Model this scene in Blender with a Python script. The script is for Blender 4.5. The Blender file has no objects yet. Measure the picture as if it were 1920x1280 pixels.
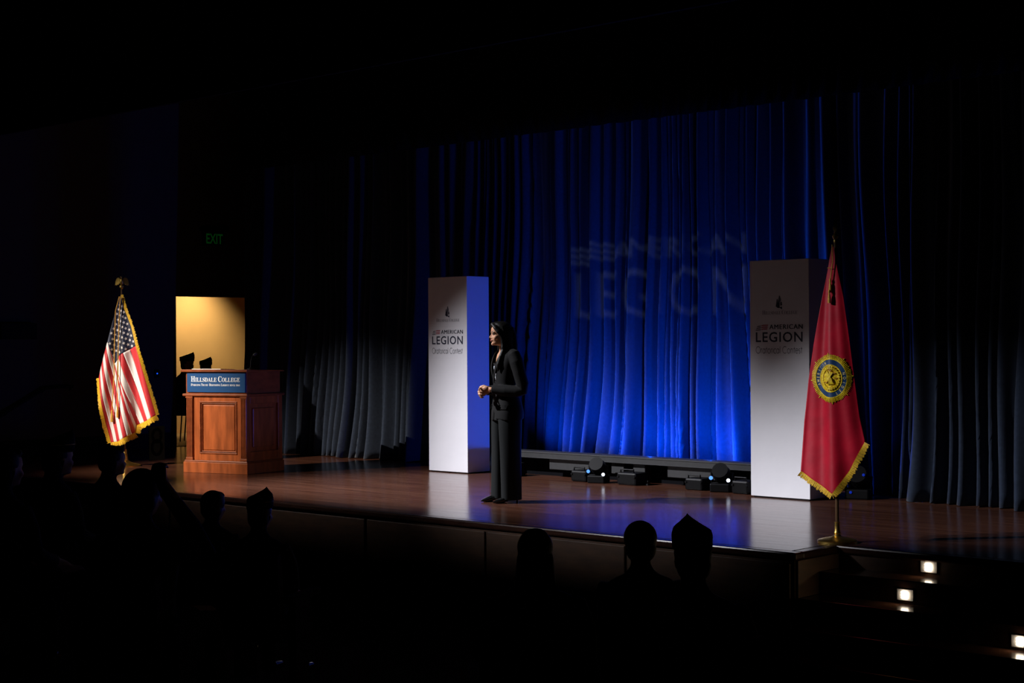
import bpy, bmesh, math, random
from mathutils import Vector, Matrix, noise
R = math.radians
random.seed(7)
scene = bpy.context.scene
COL = scene.collection

# ------------------------------------------------------------------ camera, world, lights, exposure
ALPHA = R(43.0)                       # angle between the stage line and the picture plane
CAM = Vector((6.12, -9.43, 1.45))
cam_d = bpy.data.cameras.new('camera')
cam_d.sensor_width = 36.0
cam_d.lens = 36.0 * 3000 / 1920
cam_d.clip_end = 120
cam = bpy.data.objects.new('camera', cam_d)
COL.objects.link(cam)
cam.matrix_world = (Matrix.Translation(CAM) @ Matrix.Rotation(ALPHA, 4, 'Z')
                    @ Matrix.Rotation(R(90) + 0.0025, 4, 'X') @ Matrix.Rotation(-0.006, 4, 'Z'))
scene.camera = cam

world = bpy.data.worlds.new('dark_house')
scene.world = world
world.use_nodes = True
world.node_tree.nodes['Background'].inputs[0].default_value = (0.4, 0.42, 0.6, 1)
world.node_tree.nodes['Background'].inputs[1].default_value = 0.0

vs = scene.view_settings
vs.view_transform = 'Standard'
vs.look = 'None'
vs.exposure = 0.0
vs.gamma = 1.0
vs.use_curve_mapping = False


def lamp(name, kind, loc, target=None, energy=100, color=(1, 1, 1), size=0.1, angle=30, blend=0.5):
    d = bpy.data.lights.new(name, kind)
    d.energy = energy
    d.color = color
    d.shadow_soft_size = size
    if kind == 'SPOT':
        d.spot_size = R(angle)
        d.spot_blend = blend
    o = bpy.data.objects.new(name, d)
    COL.objects.link(o)
    o.location = loc
    if target is not None:
        o.rotation_euler = (Vector(target) - Vector(loc)).to_track_quat('-Z', 'Y').to_euler()
    return o


WARM = (1.0, 0.86, 0.72)
COOL = (0.93, 0.93, 1.0)
BLUE = (0.0, 0.09, 1.0)
# front-of-house profile spots, high on the left side of the hall
FRONT = (('front_spot_podium_offscreen', (-11.6, -8.2, 6.0), (-9.9, 1.7, 0.85), 11500, WARM, 17),
         ('front_spot_speaker_offscreen', (-9.4, -3.5, 6.2), (-5.5, 1.85, 0.0), 9200, COOL, 38),
         ('front_spot_flag_offscreen', (-6.6, -9.8, 6.1), (-0.12, 0.7, 1.1), 3700, COOL, 10),
         ('front_spot_right_offscreen', (-8.2, -9.0, 6.1), (-1.5, 1.6, 0.1), 9000, COOL, 18))
for nm, lo, ta, en, co, an in FRONT:
    lamp(nm, 'SPOT', lo, ta, en, co, 0.025, an, 1.0)
# blue floor battens behind the low rail, close to the curtain
BAT = ((-6.0, 4.12, 0.9), (-5.3, 4.12, 1.2), (-4.5, 4.12, 1.3), (-3.7, 4.10, 1.3), (-3.0, 4.05, 1.1))
for bxx, byy, e in BAT:
    if bxx < -5:
        lamp('blue_batten_light', 'SPOT', (bxx, byy, 0.26), (bxx + 0.1, byy + 0.6, 0.85), 165 * e, BLUE, 0.03, 130, 1.0)
    else:
        lamp('blue_batten_light', 'POINT', (bxx, byy, 0.26), None, 34 * e, BLUE, 0.03)
        lamp('blue_batten_light', 'SPOT', (bxx, byy, 0.26), (bxx, byy + 0.6, 0.85), 165 * e, BLUE, 0.03, 130, 1.0)
lamp('blue_floor_lamp', 'SPOT', (-1.62, 3.80, 0.20), (-1.0, 3.90, 0.9), 12, BLUE, 0.02, 110, 0.9)


# ------------------------------------------------------------------ helpers
class MB:
    def __init__(s):
        s.v, s.f = [], []

    def add(s, v, f):
        b = len(s.v)
        s.v += [Vector(p) for p in v]
        s.f += [tuple(i + b for i in q) for q in f]
        return s

    def box(s, x0, x1, y0, y1, z0, z1):
        v = [(x, y, z) for x in (x0, x1) for y in (y0, y1) for z in (z0, z1)]
        return s.add(v, [(0, 1, 3, 2), (4, 6, 7, 5), (0, 4, 5, 1), (2, 3, 7, 6), (0, 2, 6, 4), (1, 5, 7, 3)])

    def obox(s, c, rot, sx, sy, sz):
        v = [Vector(c) + rot @ Vector((x * sx / 2, y * sy / 2, z * sz / 2)) for x in (-1, 1) for y in (-1, 1) for z in (-1, 1)]
        return s.add(v, [(0, 1, 3, 2), (4, 6, 7, 5), (0, 4, 5, 1), (2, 3, 7, 6), (0, 2, 6, 4), (1, 5, 7, 3)])

    def loft(s, rings, cap=True):
        n = len(rings[0])
        v = [p for r in rings for p in r]
        f = []
        for i in range(len(rings) - 1):
            for j in range(n):
                k = (j + 1) % n
                f.append((i * n + j, i * n + k, (i + 1) * n + k, (i + 1) * n + j))
        if cap:
            f.append(tuple(range(n - 1, -1, -1)))
            f.append(tuple((len(rings) - 1) * n + j for j in range(n)))
        return s.add(v, f)

    def tube(s, path, rad, n=10, flat=1.0):
        path = [Vector(p) for p in path]
        if not isinstance(rad, (list, tuple)):
            rad = [rad] * len(path)
        rings = []
        up = None
        for i, p in enumerate(path):
            t = (path[min(i + 1, len(path) - 1)] - path[max(i - 1, 0)]).normalized()
            if up is None:
                up = Vector((0, 0, 1)) if abs(t.z) < 0.9 else Vector((0, 1, 0))
            a = t.cross(up)
            if a.length < 1e-5:
                a = t.cross(Vector((1, 0, 0)))
            a.normalize()
            b = a.cross(t).normalized()
            up = b
            rings.append([p + a * (rad[i] * math.cos(k * 2 * math.pi / n)) + b * (rad[i] * flat * math.sin(k * 2 * math.pi / n)) for k in range(n)])
        return s.loft(rings)

    def ball(s, c, r, rot=None, n=16, m=10):
        c = Vector(c)
        if not isinstance(r, (list, tuple)):
            r = (r, r, r)
        rings = []
        for i in range(m + 1):
            a = -math.pi / 2 + math.pi * (i + 0.02) / (m + 0.04)
            ring = []
            for k in range(n):
                q = Vector((r[0] * math.cos(a) * math.cos(2 * math.pi * k / n), r[1] * math.cos(a) * math.sin(2 * math.pi * k / n), r[2] * math.sin(a)))
                ring.append(c + (rot @ q if rot else q))
            rings.append(ring)
        return s.loft(rings)

    def lathe(s, prof, c=(0, 0, 0), n=28):
        c = Vector(c)
        return s.loft([[c + Vector((r * math.cos(2 * math.pi * k / n), r * math.sin(2 * math.pi * k / n), z)) for k in range(n)] for r, z in prof])

    def prism(s, poly, fn, d0, d1):
        """poly: 2-D outline; fn(u, v, d) -> point; solid between depths d0 and d1"""
        n = len(poly)
        v = [fn(u, w, d0) for u, w in poly] + [fn(u, w, d1) for u, w in poly]
        f = [tuple(range(n)), tuple(range(2 * n - 1, n - 1, -1))]
        f += [(i, i + n, (i + 1) % n + n, (i + 1) % n) for i in range(n)]
        return s.add(v, f)

    def xf(s, m):
        s.v = [m @ p for p in s.v]
        return s

    def mesh(s, name):
        me = bpy.data.meshes.new(name)
        me.from_pydata([tuple(p) for p in s.v], [], s.f)
        bm = bmesh.new()
        bm.from_mesh(me)
        bmesh.ops.recalc_face_normals(bm, faces=bm.faces)
        bm.to_mesh(me)
        bm.free()
        return me


def link(name, me, mats, parent=None, smooth=False, auto=None):
    if not isinstance(mats, (list, tuple)):
        mats = [mats]
    if not me.materials:
        for m in mats:
            me.materials.append(m)
    if smooth:
        me.polygons.foreach_set('use_smooth', [True] * len(me.polygons))
        if auto:
            me.set_sharp_from_angle(angle=R(auto))
    o = bpy.data.objects.new(name, me)
    COL.objects.link(o)
    if parent:
        o.parent = parent
    return o


def build(mb, name, mats, parent=None, smooth=False, auto=40, bevel=0, thick=0):
    o = link(name, mb.mesh(name), mats, parent, smooth, auto)
    if thick:
        m = o.modifiers.new('cloth', 'SOLIDIFY')
        m.thickness = thick
        m.offset = 0
    if bevel:
        m = o.modifiers.new('edge', 'BEVEL')
        m.width = bevel
        m.segments = 2
        m.limit_method = 'ANGLE'
    return o


def tag(o, label=None, cat=None, group=None, kind=None):
    for k, v in (('label', label), ('category', cat), ('group', group), ('kind', kind)):
        if v:
            o[k] = v
    return o


def thing(name, loc, rz=0, label=None, cat=None, group=None):
    o = bpy.data.objects.new(name, None)
    COL.objects.link(o)
    o.empty_display_size = 0.2
    o.location = loc
    o.rotation_euler = (0, 0, rz)
    return tag(o, label, cat, group)


def struct(mb, name, mat, parent=None, smooth=False, bevel=0):
    o = build(mb, name, mat, parent, smooth, bevel=bevel)
    if parent is None:
        o['kind'] = 'structure'
    return o


def remesh(mb, voxel, it=6, fac=0.5, name='body'):
    me = mb.mesh(name)
    o = bpy.data.objects.new('tmp', me)
    COL.objects.link(o)
    m = o.modifiers.new('r', 'REMESH')
    m.mode = 'VOXEL'
    m.voxel_size = voxel
    if it:
        sm = o.modifiers.new('s', 'SMOOTH')
        sm.iterations = it
        sm.factor = fac
    dg = bpy.context.evaluated_depsgraph_get()
    dg.update()
    out = bpy.data.meshes.new_from_object(o.evaluated_get(dg))
    bpy.data.objects.remove(o)
    bpy.data.meshes.remove(me)
    out.materials.clear()
    out.name = name
    return out


# ------------------------------------------------------------------ materials
def mat(name, color, rough=0.6, metal=0.0, spec=0.5, sheen=0.0, var=0.0, scale=20, bump=0.0, bscale=None, stretch=(1, 1, 1), emit=None, estr=0.0, c2=None, coat=0.0):
    m = bpy.data.materials.new(name)
    m.use_nodes = True
    nt = m.node_tree
    b = nt.nodes['Principled BSDF']
    b.inputs['Base Color'].default_value = (*color, 1)
    b.inputs['Roughness'].default_value = rough
    b.inputs['Metallic'].default_value = metal
    b.inputs['Specular IOR Level'].default_value = spec
    b.inputs['Sheen Weight'].default_value = sheen
    b.inputs['Coat Weight'].default_value = coat
    if emit:
        b.inputs['Emission Color'].default_value = (*emit, 1)
        b.inputs['Emission Strength'].default_value = estr
    if var or bump or c2:
        tc = nt.nodes.new('ShaderNodeTexCoord')
        mp = nt.nodes.new('ShaderNodeMapping')
        mp.inputs['Scale'].default_value = stretch
        nt.links.new(tc.outputs['Object'], mp.inputs['Vector'])
        nz = nt.nodes.new('ShaderNodeTexNoise')
        nz.inputs['Scale'].default_value = scale
        nz.inputs['Detail'].default_value = 6
        nt.links.new(mp.outputs['Vector'], nz.inputs['Vector'])
        if var or c2:
            rp = nt.nodes.new('ShaderNodeValToRGB')
            lo = [x * (1 - var) for x in color]
            hi = c2 if c2 else [min(1, x * (1 + var)) for x in color]
            rp.color_ramp.elements[0].position = 0.3
            rp.color_ramp.elements[1].position = 0.7
            rp.color_ramp.elements[0].color = (*lo, 1)
            rp.color_ramp.elements[1].color = (*hi, 1)
            nt.links.new(nz.outputs['Fac'], rp.inputs['Fac'])
            nt.links.new(rp.outputs['Color'], b.inputs['Base Color'])
        if bump:
            nb = nz
            if bscale:
                nb = nt.nodes.new('ShaderNodeTexNoise')
                nb.inputs['Scale'].default_value = bscale
                nb.inputs['Detail'].default_value = 4
                nt.links.new(mp.outputs['Vector'], nb.inputs['Vector'])
            bp = nt.nodes.new('ShaderNodeBump')
            bp.inputs['Strength'].default_value = bump
            bp.inputs['Distance'].default_value = 0.01
            nt.links.new(nb.outputs['Fac'], bp.inputs['Height'])
            nt.links.new(bp.outputs['Normal'], b.inputs['Normal'])
    return m


def stage_wood():
    m = bpy.data.materials.new('stage_wood')
    m.use_nodes = True
    nt = m.node_tree
    L = nt.links.new
    b = nt.nodes['Principled BSDF']
    tc = nt.nodes.new('ShaderNodeTexCoord')
    mp = nt.nodes.new('ShaderNodeMapping')
    mp.inputs['Scale'].default_value = (0.55, 9.0, 1)
    L(tc.outputs['Object'], mp.inputs['Vector'])
    n1 = nt.nodes.new('ShaderNodeTexNoise')
    n1.inputs['Scale'].default_value = 2.2
    n1.inputs['Detail'].default_value = 8
    L(mp.outputs['Vector'], n1.inputs['Vector'])
    br = nt.nodes.new('ShaderNodeTexBrick')
    br.inputs['Scale'].default_value = 1.0
    br.inputs['Brick Width'].default_value = 1.3
    br.inputs['Row Height'].default_value = 0.058
    br.inputs['Mortar Size'].default_value = 0.0015
    br.inputs['Color1'].default_value = (0.085, 0.032, 0.020, 1)
    br.inputs['Color2'].default_value = (0.13, 0.055, 0.033, 1)
    br.inputs['Mortar'].default_value = (0.03, 0.013, 0.009, 1)
    L(tc.outputs['Object'], br.inputs['Vector'])
    mx = nt.nodes.new('ShaderNodeMixRGB')
    mx.blend_type = 'MULTIPLY'
    mx.inputs['Fac'].default_value = 0.75
    rp = nt.nodes.new('ShaderNodeValToRGB')
    rp.color_ramp.elements[0].position = 0.25
    rp.color_ramp.elements[1].position = 0.75
    rp.color_ramp.elements[0].color = (0.45, 0.42, 0.4, 1)
    rp.color_ramp.elements[1].color = (1.2, 1.15, 1.1, 1)
    L(n1.outputs['Fac'], rp.inputs['Fac'])
    L(br.outputs['Color'], mx.inputs['Color1'])
    L(rp.outputs['Color'], mx.inputs['Color2'])
    L(mx.outputs['Color'], b.inputs['Base Color'])
    rr = nt.nodes.new('ShaderNodeMapRange')
    rr.inputs['To Min'].default_value = 0.13
    rr.inputs['To Max'].default_value = 0.24
    L(n1.outputs['Fac'], rr.inputs['Value'])
    L(rr.outputs['Result'], b.inputs['Roughness'])
    b.inputs['Specular IOR Level'].default_value = 0.5
    n2 = nt.nodes.new('ShaderNodeTexNoise')
    n2.inputs['Scale'].default_value = 5
    n2.inputs['Detail'].default_value = 3
    L(mp.outputs['Vector'], n2.inputs['Vector'])
    bp = nt.nodes.new('ShaderNodeBump')
    bp.inputs['Strength'].default_value = 0.035
    bp.inputs['Distance'].default_value = 0.01
    L(n2.outputs['Fac'], bp.inputs['Height'])
    L(bp.outputs['Normal'], b.inputs['Normal'])
    return m


M = dict(
    wood=stage_wood(),
    nosing=mat('nosing_wood', (0.035, 0.015, 0.010), 0.24, var=0.3, scale=6, stretch=(1, 8, 8)),
    fascia=mat('stage_fascia', (0.060, 0.026, 0.010), 0.6, var=0.3, scale=5, stretch=(1, 1, 4)),
    step=mat('step_wood', (0.03, 0.014, 0.010), 0.16, var=0.3, scale=6),
    carpet=mat('carpet', (0.012, 0.011, 0.013), 0.95, var=0.3, scale=60, spec=0.1),
    wall=mat('painted_wall', (0.090, 0.075, 0.065), 0.8, var=0.06, scale=3, spec=0.2),
    ceil=mat('ceiling_paint', (0.012, 0.011, 0.012), 0.9, spec=0.1),
    black=mat('black_paint', (0.008, 0.008, 0.009), 0.7, spec=0.2),
    velour=mat('curtain_velour', (0.020, 0.029, 0.050), 0.9, sheen=0.15, spec=0.08, var=0.15, scale=30),
    blackvelour=mat('black_velour', (0.004, 0.004, 0.005), 0.95, spec=0.05),
    tan=mat('tan_wall', (0.62, 0.40, 0.17), 0.8, var=0.04, scale=2, spec=0.2),
    tile=mat('hall_floor', (0.25, 0.17, 0.07), 0.5),
    white=mat('column_laminate', (0.74, 0.73, 0.76), 0.45, var=0.02, scale=4, spec=0.4),
    ink=mat('navy_ink', (0.010, 0.012, 0.035), 0.6),
    greyink=mat('grey_ink', (0.10, 0.10, 0.12), 0.6),
    redink=mat('red_ink', (0.36, 0.015, 0.035), 0.6),
    cherry=mat('cherry_wood', (0.33, 0.082, 0.022), 0.30, var=0.35, scale=5, stretch=(3, 3, 0.6), spec=0.35),
    cherry2=mat('cherry_trim', (0.25, 0.065, 0.022), 0.28, var=0.3, scale=7, stretch=(1, 1, 2), spec=0.4),
    signblue=mat('sign_blue', (0.001, 0.060, 0.205), 0.6, spec=0.25),
    signwhite=mat('sign_white', (0.85, 0.88, 0.92), 0.5),
    brass=mat('brass', (0.80, 0.54, 0.14), 0.36, metal=1.0),
    gold=mat('gilt', (0.70, 0.50, 0.14), 0.42, metal=1.0),
    pole=mat('pole_wood', (0.10, 0.055, 0.025), 0.3, coat=0.3),
    fringe=mat('gold_fringe', (0.92, 0.48, 0.012), 0.6, var=0.35, scale=90, sheen=0.2),
    cord=mat('gold_cord', (0.62, 0.32, 0.03), 0.6, var=0.3, scale=120),
    fred=mat('flag_red', (0.55, 0.020, 0.030), 0.55, var=0.08, scale=60, sheen=0.15),
    fwhite=mat('flag_white', (0.80, 0.77, 0.76), 0.55, var=0.03, scale=60, sheen=0.15),
    fblue=mat('flag_blue', (0.012, 0.020, 0.055), 0.55, var=0.1, scale=60, sheen=0.1),
    lred=mat('legion_red', (0.46, 0.004, 0.022), 0.5, var=0.15, scale=8, spec=0.3, bump=0.25, bscale=9),
    egold=mat('emblem_gold', (0.95, 0.60, 0.012), 0.45, var=0.3, scale=60, bump=0.4, bscale=120),
    eblue=mat('emblem_blue', (0.006, 0.045, 0.14), 0.5),
    ecream=mat('emblem_thread', (0.80, 0.66, 0.32), 0.6),
    ebrown=mat('emblem_shade', (0.50, 0.24, 0.02), 0.6),
    rail=mat('rail_grey', (0.016, 0.0165, 0.017), 0.6, var=0.15, scale=8),
    railtop=mat('rail_edge', (0.032, 0.033, 0.035), 0.5),
    fixt=mat('fixture_black', (0.002, 0.002, 0.0023), 0.5, spec=0.15),
    lensblue=mat('lens_blue', (0.02, 0.05, 0.2), 0.1, emit=(0.10, 0.30, 1.0), estr=1.6),
    lenswhite=mat('lens_white', (0.3, 0.3, 0.4), 0.1, emit=(0.75, 0.85, 1.0), estr=2.0),
    lensdim=mat('lens_dim_blue', (0.01, 0.02, 0.1), 0.1, emit=(0.01, 0.06, 1.0), estr=0.25),
    steel=mat('plate_steel', (0.42, 0.41, 0.40), 0.45, metal=0.3),
    warmled=mat('step_light_led', (0.9, 0.8, 0.7), 0.4, emit=(1.0, 0.82, 0.62), estr=9.0),
    frost=mat('painted_plate', (0.62, 0.61, 0.58), 0.5),
    exitgreen=mat('exit_letters', (0.0, 0.05, 0.01), 0.5, emit=(0.02, 0.5, 0.06), estr=0.025),
    ledblue=mat('indicator_led', (0.0, 0.02, 0.3), 0.4, emit=(0.01, 0.10, 1.0), estr=1.2),
    skin=mat('skin', (0.60, 0.31, 0.18), 0.48, var=0.05, scale=30, spec=0.35),
    skinlight=mat('skin_medium', (0.36, 0.21, 0.14), 0.55, spec=0.3),
    lips=mat('lips', (0.38, 0.10, 0.08), 0.4),
    eyewhite=mat('eye_white', (0.7, 0.68, 0.66), 0.25),
    iris=mat('iris', (0.015, 0.008, 0.005), 0.15),
    hair=mat('black_hair', (0.008, 0.007, 0.006), 0.36, spec=0.5, bump=0.5, bscale=22, var=0.3, scale=22, stretch=(9, 9, 0.7)),
    suit=mat('black_suit', (0.0035, 0.0034, 0.0036), 0.8, spec=0.2, sheen=0.02, var=0.12, scale=200),
    trouser=mat('charcoal_trouser', (0.0042, 0.0058, 0.0062), 0.75, spec=0.2, sheen=0.02),
    shirt=mat('white_shirt', (0.75, 0.78, 0.82), 0.6),
    patent=mat('patent_leather', (0.004, 0.004, 0.004), 0.08, spec=0.7),
    nail=mat('nail', (0.70, 0.48, 0.42), 0.3),
    cloth1=mat('dark_jacket', (0.012, 0.012, 0.014), 0.85, spec=0.15),
    cloth2=mat('dark_trousers', (0.010, 0.009, 0.010), 0.9, spec=0.1),
    capm=mat('navy_cap', (0.008, 0.009, 0.014), 0.85, spec=0.1),
    piping=mat('gold_piping', (0.55, 0.34, 0.06), 0.5),
    darkhair=mat('dark_hair', (0.010, 0.008, 0.007), 0.6, spec=0.2),
    seatfab=mat('seat_fabric', (0.012, 0.008, 0.010), 0.9, spec=0.1),
    card=mat('white_card', (0.72, 0.72, 0.72), 0.7),
    paper=mat('paper', (0.82, 0.82, 0.80), 0.7),
)

SERIF = lambda t: ''.join(chr(0x1D400 + ord(ch) - 65) if ch.isalpha() and ch.isupper() else chr(0x1D7CE + ord(ch) - 48) if ch.isdigit() else ch for ch in t)


def text_mesh(body, offset=0.0, extrude=0.0, space=1.0):
    """glyph outlines of the built-in font as a flat list: verts 2-D, faces"""
    c = bpy.data.curves.new('t', 'FONT')
    c.body = body
    c.size = 1.0
    c.offset = offset
    c.space_character = space
    c.resolution_u = 3
    o = bpy.data.objects.new('t', c)
    COL.objects.link(o)
    dg = bpy.context.evaluated_depsgraph_get()
    dg.update()
    me = bpy.data.meshes.new_from_object(o.evaluated_get(dg))
    v = [(p.co.x, p.co.y) for p in me.vertices]
    f = [tuple(p.vertices) for p in me.polygons]
    bpy.data.objects.remove(o)
    bpy.data.curves.remove(c)
    bpy.data.meshes.remove(me)
    return v, f


def fit_text(mb, body, box, fn, offset=0.0, space=1.0, smallcaps=None):
    """flat lettering stretched to box=(u0,u1,w0,w1); fn(u,w)->point"""
    if smallcaps:
        V, F, x = [], [], 0.0
        prev = None
        for ch in body:
            if ch == ' ':
                x += 0.22
                continue
            k = 1.0 if ch.isupper() else smallcaps
            v, f = text_mesh(SERIF(ch.upper()), offset)
            if not v:
                x += 0.2
                continue
            x0 = min(p[0] for p in v)
            wd = max(p[0] for p in v) - x0
            b = len(V)
            V += [(x + (p[0] - x0) * k, p[1] * k) for p in v]
            F += [tuple(i + b for i in q) for q in f]
            x += wd * k + 0.035
        v, f = V, F
    else:
        v, f = text_mesh(body, offset, space=space)
    xs = [p[0] for p in v]
    ys = [p[1] for p in v]
    x0, x1, y0, y1 = min(xs), max(xs), min(ys), max(ys)
    u0, u1, w0, w1 = box
    mb.add([fn(u0 + (p[0] - x0) / (x1 - x0) * (u1 - u0), w0 + (p[1] - y0) / (y1 - y0) * (w1 - w0)) for p in v], f)
    return mb


def stroke(mb, pts, w, fn, closed=False):
    """flat ribbon of width w along 2-D points; fn(u,w)->point"""
    n = len(pts)
    L_, R_ = [], []
    for i in range(n):
        a = pts[i - 1] if (i > 0 or closed) else pts[i]
        b = pts[(i + 1) % n] if (i < n - 1 or closed) else pts[i]
        dx, dy = b[0] - a[0], b[1] - a[1]
        l = math.hypot(dx, dy) or 1
        nx, ny = -dy / l * w / 2, dx / l * w / 2
        L_.append(fn(pts[i][0] + nx, pts[i][1] + ny))
        R_.append(fn(pts[i][0] - nx, pts[i][1] - ny))
    m = n if closed else n - 1
    mb.add(L_ + R_, [(i, (i + 1) % n, (i + 1) % n + n, i + n) for i in range(m)])


def arc(cx, cy, rx, ry, a0, a1, n=18):
    return [(cx + rx * math.cos(R(a0 + (a1 - a0) * i / n)), cy + ry * math.sin(R(a0 + (a1 - a0) * i / n))) for i in range(n + 1)]


def lerp(a, b, t):
    return a + (b - a) * t


def interp(tab, x):
    """piecewise-linear table [(x, y), ...]; y may be a tuple"""
    if x <= tab[0][0]:
        return tab[0][1]
    for (a, p), (b, q) in zip(tab, tab[1:]):
        if x <= b:
            t = (x - a) / (b - a)
            if isinstance(p, tuple):
                return tuple(lerp(i, j, t) for i, j in zip(p, q))
            return lerp(p, q, t)
    return tab[-1][1]


def sinterp(tab, x):
    """smooth (Catmull-Rom) version for scalars or tuples"""
    n = len(tab)
    if x <= tab[0][0]:
        return tab[0][1]
    for i in range(n - 1):
        if x <= tab[i + 1][0]:
            t = (x - tab[i][0]) / (tab[i + 1][0] - tab[i][0])
            p0, p1, p2, p3 = (tab[max(i - 1, 0)][1], tab[i][1], tab[i + 1][1], tab[min(i + 2, n - 1)][1])
            cr = lambda a, b, c, d: 0.5 * (2 * b + (c - a) * t + (2 * a - 5 * b + 4 * c - d) * t * t + (3 * b - a - 3 * c + d) * t ** 3)
            if isinstance(p1, tuple):
                return tuple(cr(*q) for q in zip(p0, p1, p2, p3))
            return cr(p0, p1, p2, p3)
    return tab[-1][1]


# ------------------------------------------------------------------ the setting
HF = -0.78          # hall floor below the stage


def hall_z(y):
    return HF + 0.04 * max(0.0, -1.0 - y)


mb = MB()
mb.add([(-14, 8, HF), (12, 8, HF), (12, -1, HF), (-14, -1, HF), (12, -16, hall_z(-16)), (-14, -16, hall_z(-16))], [(3, 2, 1, 0), (5, 4, 2, 3)])
struct(mb, 'floor', M['carpet'])

# stage deck with a groove and a nosing board along its front edges
mb = MB()
mb.box(-13.36, -0.11, 0.11, 7.5, -0.05, 0.0)
mb.box(-0.11, 7.0, 0.66, 7.5, -0.05, 0.0)
struct(mb, 'floor_stage', M['wood'])
mb = MB().box(-13.36, 0.0, 0.0, 0.095, -0.05, 0.002)
struct(mb, 'trim_1', M['nosing'], bevel=0.012)
mb = MB().box(-0.095, 0.0, 0.095, 0.55, -0.05, 0.002)
struct(mb, 'trim_2', M['nosing'], bevel=0.012)
mb = MB().box(-0.095, 7.0, 0.55, 0.645, -0.05, 0.002)
struct(mb, 'trim_3', M['nosing'], bevel=0.012)
stage_body = MB()
stage_body.box(-13.36, -0.03, 0.03, 7.5, HF - 0.02, -0.05)
stage_body.box(-0.04, 7.0, 0.58, 7.5, HF - 0.02, -0.05)
sb = struct(stage_body, 'wall_stage_front', M['fascia'])
for i in range(9):
    x0 = -13.3 + i * 1.475
    o = build(MB().box(x0, x0 + 1.44, 0.012, 0.04, HF + 0.1, -0.075), 'panel', M['fascia'], sb, bevel=0.006)

build(MB().box(-0.035, -0.008, 0.04, 0.57, HF, -0.055), 'side_panel', M['fascia'], sb, bevel=0.004)

# steps beside the thrust
for k in range(4):
    z = -0.156 * (k + 1)
    y1 = 0.58 - 0.28 * k
    o = struct(MB().box(0.012, 7.0, y1 - 0.28, 0.58, z - 0.156 if k < 3 else HF - 0.02, z), 'trim_%d' % (k + 4), M['step'], bevel=0.006)

# side wall with the doorway at the far left, the lit hall behind it
X0 = -13.36
D0, D1, DH = 4.285, 6.1, 2.2
mb = MB()
mb.box(X0 - 0.16, X0, -16, D0, HF, 6.6)
mb.box(X0 - 0.16, X0, D1, 8.2, HF, 6.6)
mb.box(X0 - 0.16, X0, D0, D1, DH, 6.6)
mb.box(X0 - 0.16, X0, D0, D1, HF, -0.02)
struct(mb, 'wall_left', M['wall'])
struct(MB().box(X0, X0 + 0.02, 0.0, D0 - 0.02, 0.0, 0.22), 'baseboard_left', M['black'], bevel=0.004)
struct(MB().box(-18.0, X0 - 0.16, 2.0, 9.0, -0.06, 0.0), 'floor_hallway', M['tile'])
struct(MB().box(-16.65, -16.5, 2.0, 9.0, 0.0, 3.3), 'wall_hallway', M['tan'])
struct(MB().box(-16.5, X0 - 0.16, 2.0, 9.0, 3.1, 3.2), 'ceiling_hallway', M['tan'])
struct(MB().box(-16.5, X0 - 0.16, 1.9, 2.0, 0.0, 3.2), 'wall_hallway_end', M['tan'])
lamp('hallway_downlight', 'SPOT', (-15.6, 6.72, 3.05), (-16.5, 6.80, 1.0), 270, (1.0, 0.78, 0.46), 0.05, 88, 1.0)

struct(MB().box(X0 - 0.16, 12, 7.6, 7.8, HF, 6.6), 'wall_back', M['blackvelour'])
struct(MB().box(10.8, 11.0, -16, 8, HF, 6.6), 'wall_right', M['wall'])
struct(MB().box(X0 - 0.16, 11.0, -16.2, -16, HF, 6.6), 'wall_rear', M['wall'])
struct(MB().box(X0 - 0.16, 11.0, -16, 8, 6.6, 6.8), 'ceiling', M['ceil'])
struct(MB().box(X0, 11.0, 0.55, 0.60, 4.05, 6.6), 'wall_proscenium', M['blackvelour'])


# ------------------------------------------------------------------ curtains
def pleat_curtain(name, x0, x1, base, z0, z1, dx, nz, amp, seed, lean, mat_):
    rnd = random.Random(seed)
    edges = [x0 - 1.0]
    while edges[-1] < x1 + 1.5:
        edges.append(edges[-1] + rnd.choice((rnd.uniform(0.06, 0.10), rnd.uniform(0.09, 0.16), rnd.uniform(0.15, 0.28))))
    amps = [rnd.uniform(0.55, 1.25) for _ in edges]
    gam = [rnd.choice((0.45, 0.6, 1.0, 1.7, 2.2)) for _ in edges]

    def fold(x):
        for i in range(len(edges) - 1):
            if x < edges[i + 1]:
                t = (x - edges[i]) / (edges[i + 1] - edges[i])
                s = math.sin(math.pi * t ** gam[i])
                g = abs(s) ** 1.25
                return amps[i] * g * (0.6 + (edges[i + 1] - edges[i]) * 2.6)
        return 0.0
    nx = int((x1 - x0) / dx)
    V, Fc = [], []
    for j in range(nz + 1):
        z = z0 + (z1 - z0) * j / nz
        h = z / z1
        for i in range(nx + 1):
            x = x0 + (x1 - x0) * i / nx
            zz = min(1.0, z / 3.2)
            xx = x + lean(x) * zz * (2 - zz) + 0.03 * math.sin(2.1 * z + x * 3) * (1 - h)
            a = amp * (0.72 + 0.5 * (1 - h) ** 2)
            y = interp(base, x) - a * fold(xx) - 0.018 * math.sin(xx * 37 + z * 0.9) - 0.05 * (1 - h) ** 6
            V.append((x, y, z + 0.006 * math.sin(x * 23) * (1 - h)))
    for j in range(nz):
        for i in range(nx):
            a = j * (nx + 1) + i
            Fc.append((a, a + 1, a + nx + 2, a + nx + 1))
    mb = MB().add(V, Fc)
    return build(mb, name, mat_, smooth=True, auto=None, thick=0.006)


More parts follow.
